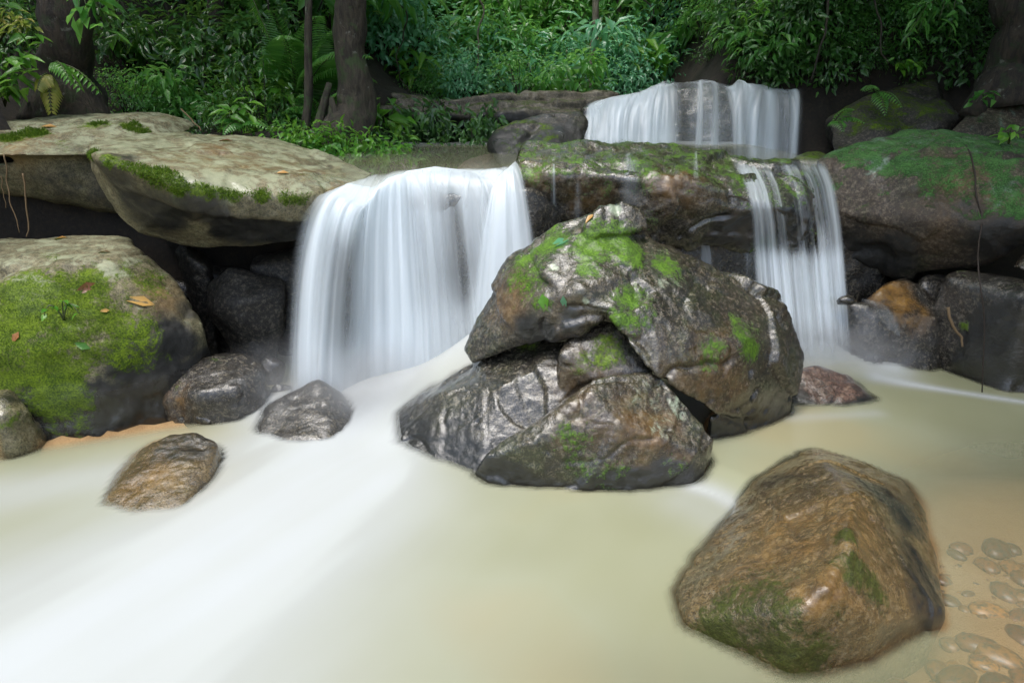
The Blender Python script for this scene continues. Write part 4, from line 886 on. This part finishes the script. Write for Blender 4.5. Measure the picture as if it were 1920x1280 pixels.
# undergrowth on the banks either side of the pool
for k in range(26):
    sd = -1 if k % 2 else 1; y = 1.2 + 3.9 * ((k // 2) + rng.random()) / 13; x = sd * (3.55 + .12 * y + rng.uniform(0, 1.3))
    kd = ('mid', 'dark', 'low')[k % 3]
    put(kd, x, y, rng.uniform(.6, .95) if kd != 'low' else 1.0, {'mid': 'mid green', 'dark': 'dark', 'low': 'low seedling'}[kd] + (' shrub on the bank left of the mossy boulder' if sd < 0 else ' shrub on the bank right of the shallows'), 'undergrowth on the pool banks')
# ---- fronds
def frond(path, n, ln, wd, droop=.3, up=(0, 0, 1), taper=(.35, 1, .15), ang=.55):
    path = np.array([tuple(p) for p in path]); t = np.linspace(.08, 1, n)
    L = np.concatenate([[0], np.cumsum(np.linalg.norm(np.diff(path, axis=0), axis=1))]); L /= L[-1]
    q = np.stack([np.interp(t, L, path[:, i]) for i in range(3)], 1); tg = np.gradient(q, axis=0); tg /= np.linalg.norm(tg, axis=1)[:, None]
    side = np.cross(tg, np.array(up, float)); side /= np.linalg.norm(side, axis=1)[:, None]; upv = np.cross(side, tg)
    sz = np.interp(t, [0, .35, 1], taper)
    pos = np.concatenate([q, q]); d = np.concatenate([side + tg * ang, -side + tg * ang]); d[:, 2] -= droop * .5
    U = np.concatenate([upv, upv]); s2 = np.concatenate([sz, sz])
    v, f, tt = leaves(pos, d, U, ln * s2, wd * (.4 + .6 * s2), np.clip(rng.normal(.55, .15, 2 * n), 0, 1), droop)
    return (v, f, tt), tube(q, np.linspace(.006, .0015, n), 4)
def arc(p0, p1, sag, n=9):
    p0 = np.array(tuple(p0)); p1 = np.array(tuple(p1)); t = np.linspace(0, 1, n)[:, None]
    r = p0 + (p1 - p0) * t; r[:, 2] += sag * 4 * (t * (1 - t))[:, 0]; return r
def frond_plant(name, label, cat, base, tips, ln, wd, mat, n=22, sag=.12, droop=.3, group=None, taper=(.35, 1, .15)):
    root = empty(name, base); tag(root, label, cat, group)
    for tp in tips:
        (v, f, tt), (sv, sf) = frond(arc(base, tp, sag), n, ln, wd, droop, taper=taper)
        fr = mesh_obj('frond', v, f, mat, parent=root, attrs={'tint': tt})
        st = mesh_obj('stalk', sv, sf, M_STEM, parent=root)
    return root
# palms on the left slope
frond_plant('palm', 'feathery palm with long arching fronds beside the buttressed tree', 'palm', P(560, 200, 5.9), pts((505, 20, 5.7), (600, 30, 5.6), (690, 105, 5.3), (640, 60, 5.9), (530, 70, 5.4), (700, 150, 5.6), (480, 130, 5.7)), .3, .022, L_MID, n=34, sag=.18, droop=.25)
frond_plant('palm', 'small fan leaved palm sprouting between the thin trunks', 'palm', P(460, 190, 6.2), pts((420, 90, 6.0), (500, 75, 6.1), (380, 130, 6.0), (520, 120, 6.0), (560, 175, 5.8)), .26, .03, L_BRIGHT, n=26, sag=.12)
frond_plant('palm', 'young palm with drooping fronds low behind the slab', 'palm', P(610, 245, 5.6), pts((560, 180, 5.4), (650, 175, 5.3), (690, 200, 5.4), (530, 210, 5.4)), .2, .02, L_MID, n=24, sag=.1)
frond_plant('palm_frond', 'single long bright palm frond hanging down from above the slope', 'palm frond', P(462, -30, 5.4), pts((508, 78, 5.4)), .1, .012, L_BRIGHT, n=26, sag=.0, droop=.5)
# ferns
frond_plant('fern', 'yellowing fern hanging over the left boulder', 'fern', P(92, 140, 4.55), pts((96, 208, 4.4), (70, 165, 4.4)), .085, .028, L_YEL, n=11, sag=.03, droop=.5, taper=(.6, 1, .4))
frond_plant('fern', 'green fern arching beside the yellowing fern', 'fern', P(100, 125, 4.6), pts((150, 165, 4.4), (130, 150, 4.35), (185, 170, 4.5)), .08, .026, L_BRIGHT, n=11, sag=.06, droop=.5, taper=(.6, 1, .4))
frond_plant('fern', 'small fern on the dark rock right of the upper waterfall', 'fern', P(1560, 235, 5.5), pts((1600, 205, 5.3), (1580, 245, 5.2), (1620, 230, 5.3)), .09, .02, L_MID, n=12, sag=.05)
frond_plant('fern', 'fern at the top of the dark mossy rock', 'fern', P(1640, 175, 5.8), pts((1660, 215, 5.5), (1690, 200, 5.5), (1620, 170, 5.6)), .09, .02, L_MID, n=12, sag=.05)
frond_plant('fern', 'tuft of fern fronds beside the fallen log', 'fern', P(455, 240, 5.0), pts((400, 232, 4.9), (420, 250, 4.8), (500, 240, 4.8)), .1, .03, L_MID, n=12, sag=.05)

# ---- broad leaved plants
def leafy(name, label, cat, base, tips, nl, ln, wd, mat, group=None, spread=.1, droop=.3):
    root = empty(name, base); tag(root, label, cat, group); st = []; Pq, Dq, Uq = [], [], []
    for tp in tips:
        a = arc(base, tp, .06); st.append(tube(a, np.linspace(.005, .002, len(a)), 4))
        for k in range(nl):
            t = rng.uniform(.35, 1); q = np.array([np.interp(t, np.linspace(0, 1, len(a)), a[:, i]) for i in range(3)])
            d = rng.normal(size=3) * np.array([1, .8, .35]); d[2] -= .15; d[1] -= .35
            Pq.append(q + rng.normal(size=3) * spread * .2); Dq.append(d); Uq.append(np.array([0, -.35, 1]) + rng.normal(size=3) * .3)
    v, f, t = leaves(Pq, Dq, Uq, rng.uniform(ln * .6, ln * 1.15, len(Pq)), rng.uniform(wd * .7, wd * 1.1, len(Pq)), None, droop)
    mesh_obj('foliage', v, f, mat, parent=root, attrs={'tint': t}); v, f = join(st); mesh_obj('stem', v, f, M_STEM, parent=root)
    return root
leafy('broadleaf_plant', 'bright broad leaved plant at the far left above the mossy boulders', 'plant', P(10, 200, 4.6), pts((10, 90, 4.4), (50, 100, 4.4), (60, 130, 4.3), (20, 140, 4.3), (-30, 120, 4.3), (40, 165, 4.3), (70, 60, 4.5)), 9, .14, .05, L_BRIGHT)
leafy('broadleaf_plant', 'yellow green leafy spray against the dark left trunk', 'plant', P(0, 80, 4.7), pts((60, 40, 4.5), (40, 60, 4.5), (70, 50, 4.5), (20, 20, 4.6)), 10, .1, .035, L_YEL)
leafy('broadleaf_plant', 'plant with long pale leaves hanging right of the dark left trunk', 'plant', P(150, -20, 4.6), pts((170, 45, 4.5), (185, 20, 4.5), (150, 30, 4.5), (210, 60, 4.6)), 6, .16, .055, L_MID)
leafy('broadleaf_plant', 'broad leaved seedling behind the flat slab with orange leaf', 'plant', P(440, 235, 5.0), pts((450, 205, 4.9), (470, 215, 4.9), (430, 220, 4.85)), 7, .12, .05, L_BRIGHT)
leafy('overhanging_branch', 'bright leafy branch hanging over the crest of the upper waterfall', 'branch', P(1480, -60, 5.6), pts((1400, 70, 5.6), (1430, 30, 5.5), (1450, 5, 5.5), (1390, 40, 5.6)), 16, .09, .03, L_BRIGHT, droop=.5)
leafy('overhanging_branch', 'leafy branch in front of the dark right bank', 'branch', P(1800, -60, 5.2), pts((1690, 90, 5.2), (1720, 60, 5.2), (1760, 40, 5.1), (1780, 70, 5.1), (1740, 20, 5.2)), 14, .1, .035, L_MID, droop=.5)
leafy('broadleaf_plant', 'small bright plant on the mossy ledge of the right bank', 'plant', P(1700, 145, 6.1), pts((1695, 118, 6.0), (1720, 122, 6.0), (1675, 125, 6.0)), 8, .1, .04, L_BRIGHT)
leafy('broadleaf_plant', 'glossy seedling on top of the red-brown right boulder', 'plant', P(1890, 275, 4.1), pts((1890, 255, 4.05), (1905, 262, 4.0), (1880, 262, 4.0)), 6, .06, .035, L_BRIGHT)
leafy('broadleaf_plant', 'dark green leaves on the grey boulder below the right tree', 'plant', P(1845, 195, 5.1), pts((1830, 192, 5.0), (1860, 190, 5.0)), 6, .1, .045, L_MID)
leafy('broadleaf_plant', 'pale flowering sprays beside the thin pale trunk', 'plant', P(1130, 120, 8.4), pts((1130, 70, 8.2), (1150, 65, 8.2), (1180, 55, 8.2)), 5, .2, .07, L_YEL)
# climbing plant on the ledge
cl_root = empty('climbing_plant', P(800, 300, 6.2)); tag(cl_root, 'glossy leaved climbing plant covering the shaded face of the layered ledge', 'climbing plant')
lb = ROCKS['ledge']['bvh']; Pq, Dq, Uq, st = [], [], [], []
for k in range(42):
    px, py = rng.uniform(735, 930), rng.uniform(185, 240); ln_ = rng.uniform(25, 90); prev = []
    for j in range(6):
        x_ = px + rng.normal() * 6; y_ = py + ln_ * j / 5
        h = lb.ray_cast(Vector((0, 0, CAM_H)), ray(x_, y_).normalized())[0]
        h = (h - ray(x_, y_).normalized() * .04) if h is not None else P(x_, y_, 6.35)
        prev.append(tuple(h))
        for _ in range(4):
            Pq.append(np.array(tuple(h)) + rng.normal(size=3) * .03); d = rng.normal(size=3) * np.array([.8, .3, .3]); d[2] -= .8; d[1] -= .3; Dq.append(d); Uq.append(np.array([0, -1, .5]) + rng.normal(size=3) * .4)
    st.append(tube(prev, .004, 4))
v, f, t = leaves(Pq, Dq, Uq, rng.uniform(.05, .12, len(Pq)), rng.uniform(.02, .04, len(Pq)), None, .3)
mesh_obj('foliage', v, f, L_DARK, parent=cl_root, attrs={'tint': t}); v, f = join(st); mesh_obj('stem', v, f, BARK_DARK, parent=cl_root)

# ---- trees
def crown_mesh(seed, n, R, Ht, mat, clump=60, ln=.2):
    g = np.random.default_rng(seed)
    c = g.normal(size=(clump, 3)); c /= np.linalg.norm(c, axis=1)[:, None]; c *= (g.random(clump) ** .4)[:, None] * np.array([R, R, Ht * .5])
    per = n // clump; Pq, Dq, Uq = [], [], []
    for k in range(clump):
        sr = R * g.uniform(.14, .28); q = g.normal(size=(per, 3)) * sr * np.array([.8, .8, .4]) + c[k]
        Pq.append(q); dd = (q - c[k]) / sr + g.normal(size=(per, 3)) * .5; dd[:, 2] -= .4; Dq.append(dd); Uq.append(np.array([0, 0, 1.]) + g.normal(size=(per, 3)) * .4)
    v, f, t = leaves(np.concatenate(Pq), np.concatenate(Dq), np.concatenate(Uq), g.uniform(ln * .6, ln * 1.2, per * clump), g.uniform(ln * .25, ln * .45, per * clump), g.random(per * clump), .3)
    me = bpy.data.meshes.new('crown'); me.from_pydata(v.tolist(), [], f.tolist())
    a = me.attributes.new('tint', 'FLOAT', 'POINT'); a.data.foreach_set('value', t.astype(np.float32)); me.materials.append(mat)
    me.polygons.foreach_set('use_smooth', [True] * len(me.polygons))
    return me
CROWNS = [crown_mesh(101, 5400, 2.3, 3.0, L_DARK), crown_mesh(102, 5400, 2.5, 3.4, L_MID), crown_mesh(103, 4800, 2.1, 3.6, L_DARK)]
def tree(label, path, radii, mat, crown=0, cscale=1.0, coff=(0, 0), buttress=None, group=None, seg=18, nz=.22):
    base = path[0]; root = empty('tree', base); tag(root, label, 'tree', group)
    path = np.array([tuple(p) for p in path]); n = 44
    t0 = np.linspace(0, 1, len(path)); t = np.linspace(0, 1, n)
    q = np.stack([np.interp(t, t0, path[:, i]) for i in range(3)], 1); r = np.interp(t, np.linspace(0, 1, len(radii)), radii)
    q[:, :2] += .5 * r[:, None] * np.stack([vnoise(np.stack([t * 4, 0 * t, 0 * t + path[0][0]], 1), 1), vnoise(np.stack([t * 4, 0 * t + 5, 0 * t + path[0][0]], 1), 2)], 1)
    mesh_obj('trunk', *tube(q, r, seg, nz, int(abs(path[0][0]) * 100)), mat, parent=root)
    for (dx, dy, h, w0) in (buttress or []):
        b0 = q[0] + np.array([dx, dy, -.08]); a = [q[0] + np.array([0, 0, h]), q[0] + np.array([dx * .45, dy * .45, h * .4]), b0]
        mesh_obj('buttress_root', *tube(np.array([[np.interp(s, [0, .5, 1], [p[i] for p in a]) for i in range(3)] for s in np.linspace(0, 1, 9)]), np.linspace(w0 * .4, w0, 9), 8, .15, 3), mat, parent=root)
    if crown is not None:
        top = q[-1]; o = bpy.data.objects.new('crown', CROWNS[crown]); COL.objects.link(o); o.parent = root
        o.location = Vector(top) - Vector(tuple(base)) + Vector((coff[0], coff[1], .6 * cscale)); o.scale = (cscale,) * 3; o.rotation_euler = (0, 0, rng.uniform(0, 6.28))
        for k in range(4):
            an = k * 1.57 + rng.uniform(-.4, .4); e = top + np.array([math.cos(an) * 1.3, math.sin(an) * 1.3, .9 + .4 * k % 1]) * cscale
            mesh_obj('limb', *tube([q[-3] - (q[-3] - q[-4]) * k, (q[-2] + e) / 2 + np.array([0, 0, -.15]), e], [r[-1] * .7, r[-1] * .45, .012], 6), mat, parent=root)
    return root
def tpath(px0, py0, px1, py1, Yd, topz, base_dz=0.):
    a = P(px0, py0, Yd); c = P(px1, py1, Yd); a.z += base_dz
    s = (topz - c.z); d = (c - a); d = d / d.z
    return [a, a + (c - a) * .5, c, Vector((c.x + d.x * s * .4, c.y, topz))]
tree('thick mossy tree with buttress roots behind the flat slab', tpath(655, 290, 668, 0, 5.3, 8.5), [.2, .15, .115, .11, .1, .09], BARK, 1, .55, coff=(-1.0, -.3), buttress=[(-.22, -.1, .5, .05), (.16, -.12, .4, .05), (.02, -.2, .35, .05), (-.1, .12, .4, .05)])
tree('dark trunk with leaning climbers at mid left slope', tpath(408, 205, 398, 0, 6.4, 6.5), [.1, .075, .07, .06], BARK, 0, .45)
tree('slender dark sapling trunk right of the mid slope tree', tpath(455, 200, 452, 0, 6.9, 5.8), [.03, .026, .022], BARK_DARK, 2, .6, seg=8)
tree('slender brown sapling trunk left of the buttressed tree', tpath(572, 270, 580, 0, 5.2, 5.8), [.035, .028, .022], BARK, 2, .6, seg=8)
tree('massive dark tree rooted behind the lichen covered boulder', tpath(118, 228, 105, -20, 4.85, 6.8), [.3, .17, .15, .14, .12], BARK_DARK, 0, .8, buttress=[(.22, -.12, .4, .08), (-.2, -.1, .4, .08), (.05, -.25, .35, .07)])
tree('thin pale trunk standing behind the layered ledge', tpath(1112, 170, 1115, 0, 8.0, 9.5), [.04, .036, .034], BARK_PALE, 1, .35, seg=8)
tree('dark trunk on the right bank with flaring foot', tpath(1895, 200, 1905, 0, 5.4, 6.5), [.3, .2, .17, .14], BARK_DARK, 0, 1.1, buttress=[(-.35, -.1, .5, .08), (.2, -.2, .4, .08)])
tree('thin dark trunk in the thicket right of the pale trunk', tpath(1165, 165, 1160, 0, 9.2, 9.5), [.03, .028, .025], BARK_DARK, 2, .35, seg=8)
tree('slim trunk in the thicket above the upper waterfall', tpath(1240, 140, 1238, 0, 9.8, 9.5), [.05, .045, .04], BARK_DARK, 0, .4, seg=8)
tree('leaning trunk at the edge of the thicket by the right bank', tpath(1310, 120, 1320, 0, 9.0, 9.0), [.05, .045, .04], BARK_DARK, 0, .9, seg=8)
tree('slim grey trunk in the thicket behind the ledge', tpath(800, 150, 800, 0, 10.5, 10.), [.04, .036, .03], BARK, 1, .4, seg=8)
tree('slim mossy trunk midway between the two left slope trees', tpath(345, 190, 338, 0, 7.0, 7.0), [.04, .034, .03], BARK, 2, .4, seg=10)
tree('thin pale trunk at the left end of the thicket', tpath(735, 175, 730, 0, 8.2, 8.5), [.035, .03, .026], BARK_PALE, 2, .3, seg=8)
tree('slender dark trunk deep in the thicket above the ledge', tpath(950, 150, 945, 0, 9.6, 9.5), [.04, .035, .03], BARK_DARK, 2, .3, seg=8)
tree('thin dark trunk among the shrubs of the upper left slope', tpath(250, 150, 245, 0, 7.5, 6.5), [.035, .03, .025], BARK_DARK, 2, .8, seg=8)
tree('added unseen tree leaning out over the water to shade the right bank', [Vector((4.8, 2.4, gz(4.8, 2.4) - .1)), Vector((4.3, 2.2, 3.2)), Vector((2.9, 2.0, 4.9))], [.16, .12, .09, .07], BARK, 1, .62, group='trees round the clearing', coff=(-.5, -.1))  # out-of-view tree added so its crown shades the right bank
tree('added unseen tall tree arching over the narrow waterfall to shade the right bank', [Vector((5.0, 5.2, gz(5.0, 5.2) - .1)), Vector((4.3, 4.8, 4.4)), Vector((3.2, 4.0, 6.2))], [.18, .14, .1, .08], BARK, 0, .95, group='trees round the clearing', coff=(-.4, -.2))  # second out-of-view tree, added to keep the upper right slope dark
# forest trees added around the clearing to close the sky towards the horizon
k = 0
for (x, y, cs, top) in [(-5.8, 2.2, 1.0, 5.2), (-6.6, 6.4, 1.1, 6.0), (5.6, 1.0, 1.3, 5.6), (5.0, 4.2, 1.4, 5.2), (4.4, 6.4, 1.4, 6.0), (5.2, 9.2, 1.5, 7.0), (6.4, 14.5, 1.5, 8.6), (-6.2, 13.5, 1.5, 8.6), (-7.0, -3.0, 1.3, 5.6), (7.0, -3.0, 1.3, 5.6)]:
    zb = gz(x, y) - .1
    tree('tall forest tree added round the clearing to close off the sky', [Vector((x, y, zb)), Vector((x + .1, y, zb + 2)), Vector((x, y + .1, top))], [.22, .17, .13, .1], BARK, k % 3, cs, group='trees round the clearing'); k += 1

def strand(name, label, cat, pl, r, mat, wob=.01):
    p = np.array([tuple(q) for q in pl]); t = np.linspace(0, 1, 24); t0 = np.linspace(0, 1, len(p))
    q = np.stack([np.interp(t, t0, p[:, i]) for i in range(3)], 1); q[:, 0] += wob * vnoise(np.stack([t * 6, 0 * t, 0 * t + p[0, 0] * 9], 1), 4)
    v, f = tube(q, np.linspace(r, r * .6, 24), 6)
    return tag(mesh_obj(name, v, f, mat, recenter=True), label, cat)
# ---- lianas, saplings and big leaved plants that break up the thicket
for k, (px0, px1, py1, Yd, lab) in enumerate([(300, 318, 190, 6.6, 'thin liana hanging across the left slope behind the slab'), (492, 478, 210, 6.3, 'slack liana between the two slender saplings'), (205, 232, 170, 6.0, 'dark liana right of the massive dark tree'), (735, 752, 175, 7.4, 'thin liana hanging before the thicket at the ledge end'),
                                              (905, 890, 150, 8.0, 'pale liana hanging in the thicket above the ledge'), (1195, 1215, 150, 8.6, 'thin dark liana in the thicket left of the upper waterfall'), (1560, 1540, 150, 6.2, 'root dangling over the dark right bank'), (1640, 1652, 120, 6.0, 'thin root hanging on the shaded right bank')]):
    strand('liana', lab, 'liana', pts((px0, -60, Yd), ((px0 + px1) / 2 + 12, py1 * .4, Yd), (px1, py1, Yd)), .009 if k % 2 else .012, BARK_PALE if k in (4,) else BARK, wob=.12)
for k, (px, py, Yd, mt, lab) in enumerate([(770, 120, 7.9, L_BRIGHT, 'large bright leaved plant at the left end of the thicket'), (860, 60, 8.6, L_MID, 'large leaved plant high in the thicket above the ledge'), (980, 130, 8.0, L_BLUE, 'large haze tinted blue green leaved plant low in the thicket above the ledge'), (1220, 90, 8.4, L_BRIGHT, 'large yellowish leaved plant left of the upper waterfall crest'),
                                            (1290, 40, 8.6, L_MID, 'large leaved plant beside the dark right bank'), (330, 90, 6.4, L_MID, 'large leaved plant midway up the left slope'), (250, 60, 6.2, L_BRIGHT, 'bright large leaved plant high on the left slope'), (520, 160, 5.9, L_BRIGHT, 'bright large leaved plant between the slender saplings'), (720, 210, 6.0, L_BRIGHT, 'bright leaved plant right of the buttressed tree')]):
    leafy('large_leaved_plant', lab, 'plant', P(px, py + 45, Yd), pts((px - 35, py - 5, Yd - .2), (px + 30, py - 12, Yd - .2), (px - 10, py - 30, Yd - .1), (px + 10, py + 12, Yd - .3), (px - 40, py + 20, Yd - .25), (px + 42, py + 18, Yd - .2)), 5, .034 * Yd, .012 * Yd, mt, droop=.45)

# ---- roots, twigs, fallen leaves
strand('hanging_root', 'pale thin root dangling beside the lichen boulder into the cave', 'root', pts((8, 290, 3.7), (12, 340, 3.7), (18, 380, 3.68), (38, 436, 3.66)), .004, M_ROOT)
strand('hanging_root', 'pale wavy root hanging in front of the dark cave mouth', 'root', pts((44, 325, 3.75), (46, 370, 3.74), (54, 420, 3.72), (50, 444, 3.7)), .005, M_ROOT)
strand('hanging_root', 'short faint root at the left edge of the cave mouth', 'root', pts((2, 330, 3.7), (4, 360, 3.7), (12, 390, 3.7)), .003, M_ROOT)
rb = ROCKS['rightbig']['bvh']; rp_ = []
for x_, y_ in ((1806, 258), (1826, 290), (1834, 330), (1832, 380), (1838, 430)):
    h = rb.ray_cast(Vector((0, 0, CAM_H)), ray(x_, y_).normalized())[0]; rp_.append((h - ray(x_, y_).normalized() * .015) if h is not None else P(x_, y_, 4.0))
e = rp_[-1]; yl = e.y - .35
strand('hanging_root', 'long dark root trailing down the red-brown right boulder to the water', 'root', rp_ + [P(1842, 520, yl), P(1846, 620, yl - .03), P(1843, 735, yl - .05)], .005, M_ROOT2, wob=.02)
strand('twig', 'bare brown twig leaning on the dripping boulder', 'twig', pts((1778, 576, 3.5), (1786, 610, 3.46), (1800, 632, 3.44), (1806, 650, 3.42)), .008, M_ROOT)
strand('twig', 'dead twig lying behind the flat slab', 'twig', pts((340, 205, 5.0), (360, 225, 4.9), (378, 245, 4.8)), .006, M_ROOT)

def fallen(label, rk, px, py, ln, wd, tint, ang, mat=None, lift=.008):
    h, nrm, _, _ = ROCKS[rk]['bvh'].ray_cast(Vector((0, 0, CAM_H)), ray(px, py).normalized())
    if h is None: print('leaf miss', label); return
    t1 = nrm.cross(Vector((0, 1, .2))).normalized(); t2 = nrm.cross(t1)
    d = t1 * math.cos(ang) + t2 * math.sin(ang) + nrm * .12
    n = nrm
    v, f, t = leaves([tuple(h + nrm * lift - d * ln * .5)], [tuple(d)], [tuple(n)], ln, wd, np.array([tint]), .15)
    o = mesh_obj('fallen_leaf', v, f, mat or L_FALL, recenter=True, attrs={'tint': t}); tag(o, label, 'leaf')
fallen('brown curled leaf near the crest of the huge mossy boulder', 'mossy', 163, 540, .1, .05, .25, 1.2)
fallen('tan fallen leaf lying right of centre on the huge mossy boulder', 'mossy', 262, 565, .14, .055, .95, .5)
fallen('fresh green leaf stuck low on the huge mossy boulder', 'mossy', 155, 648, .07, .035, .3, .1, L_BRIGHT)
fallen('pinkish dead leaf at the left of the huge mossy boulder', 'mossy', 30, 632, .05, .03, .6, 1.4)
fallen('small yellow leaf beside the green seedling on the mossy boulder', 'mossy', 196, 583, .04, .02, .9, .9)
fallen('orange leaf lying flat on the back top of the mossy boulder', 'mossy', 110, 448, .1, .05, .75, 0.)
fallen('dark red leaf on the back top of the mossy boulder', 'mossy', 196, 474, .06, .03, .1, .3)
fallen('small dark leaf in the middle of the flat slab', 'slab', 423, 265, .1, .04, .05, .2)
fallen('orange fleck of leaf near the wet end of the flat slab', 'slab', 530, 325, .06, .03, .7, .4)
fallen('orange leaf caught on the shoulder of the pile boulder', 'pileA', 1106, 410, .06, .025, .8, .7)
fallen('pale round green leaf plastered on the mossy shoulder of the pile', 'pileA', 1050, 455, .1, .07, .6, .3, L_BLUE, .006)
fallen('pale oval leaf stuck below the mossy seam of the pile boulder', 'pileA', 1058, 566, .06, .03, .8, .2, L_BLUE, .006)
fallen('bright green round leaf stuck on the dark flank of the pile boulder', 'pileA', 1020, 566, .07, .05, .7, 1.2, L_BRIGHT, .006)
fallen('orange leaf on the back edge of the lichen boulder', 'backleft', 90, 238, .1, .04, .7, .1)
fallen('reddish leaf litter in the joint of the midstream pile', 'pileB', 1015, 812, .07, .03, .35, .6)
# seedling on the mossy boulder
h = ROCKS['mossy']['bvh'].ray_cast(Vector((0, 0, CAM_H)), ray(120, 600).normalized())[0]
leafy('seedling', 'tiny green seedling growing on the huge mossy boulder', 'seedling', h, [h + Vector((.05, -.04, .06)), h + Vector((-.05, -.05, .03)), h + Vector((.1, -.04, .04))], 4, .045, .022, L_BRIGHT, spread=.02)

# moss: short blades standing on the mossy parts of the boulders
def moss_on(key, n, ln, thr=.55):
    r = ROCKS[key]; m = r['at']['moss'] * (1 - .8 * r['at']['dark']); idx = np.where(m + .25 * fbm(r['co'] * 14, 2, 3) > thr)[0]
    if len(idx) < 10: return
    g = np.random.default_rng(5); pick = g.choice(idx, n); co = r['co'][pick] + g.normal(size=(n, 3)) * .006; N = r['N'][pick]
    d = N + g.normal(size=(n, 3)) * .6; d[:, 2] += .1
    up = np.cross(d, g.normal(size=(n, 3)))
    l = g.uniform(ln * .5, ln * 1.3, n)
    s = up / np.linalg.norm(up, axis=1)[:, None]; d /= np.linalg.norm(d, axis=1)[:, None]
    v = np.stack([co - s * (l * .16)[:, None], co + s * (l * .16)[:, None], co + d * l[:, None]], 1).reshape(-1, 3)
    f = np.arange(3 * n).reshape(-1, 3)
    ob = r['obj']; me_o = mesh_obj('moss', v - np.array(ob.location), f, L_MOSS, attrs={'tint': np.repeat(np.clip(g.normal(.5, .25, n), 0, 1), 3)}, smooth=False)
    me_o.parent = ob; me_o['kind'] = 'stuff'
moss_on('mossy', 8000, .009, .72); moss_on('slab', 7000, .012, .45); moss_on('backleft', 4000, .015, .65); moss_on('midrock', 3000, .008, .65)

# pebbles on the shallow bed at the right
pv = []
for k in range(6):
    bm = bmesh.new(); bmesh.ops.create_icosphere(bm, subdivisions=2, radius=1.0)
    for vtx in bm.verts: vtx.co *= 1 + .18 * float(vnoise(np.array([tuple(vtx.co * 1.3)]), 200 + k)[0])
    for fc in bm.faces: fc.smooth = True
    me = bpy.data.meshes.new('pebble'); bm.to_mesh(me); bm.free(); pv.append(me)
b = NB('pebble_stone'); v = b.n('TexCoord').outputs['Object']; oi = b.n('ObjectInfo').outputs['Random']
c = b.ramp(oi, [(0.0, (0.06, 0.022, 0.007)), (0.35, (0.2, 0.075, 0.015)), (0.6, (0.09, 0.04, 0.014)), (0.8, (0.36, 0.16, 0.03)), (1.0, (0.14, 0.045, 0.012))])
c = b.mix(b.mr(b.noise(v, 3, 5, .7), .4, .65), c, (0.05, 0.035, 0.02))
M_PEB = b.done(b.n('BsdfPrincipled', {'Base Color': c, 'Roughness': .35}))
for me in pv: me.materials.append(M_PEB)
for k in range(330):
    p = G(rng.uniform(1560, 1960), rng.uniform(985, 1330)); x, y = p.x, p.y
    if min(1e9, *(ROCKS['fore']['bvh'].find_nearest(Vector((x, y, -.05)), 5)[3],)) < .03: continue
    o = bpy.data.objects.new('pebble', pv[k % 6]); COL.objects.link(o); s = .007 + .045 * rng.random() ** 2.6
    o.location = (x, y, gz(x, y) + s * .12); o.scale = (s * rng.uniform(1, 1.5), s, s * .6); o.rotation_euler = (0, 0, rng.uniform(0, 6))
    tag(o, 'brown pebble on the sandy bed under the shallow water beside the ochre boulder', 'pebble', 'pebbles on the stream bed')
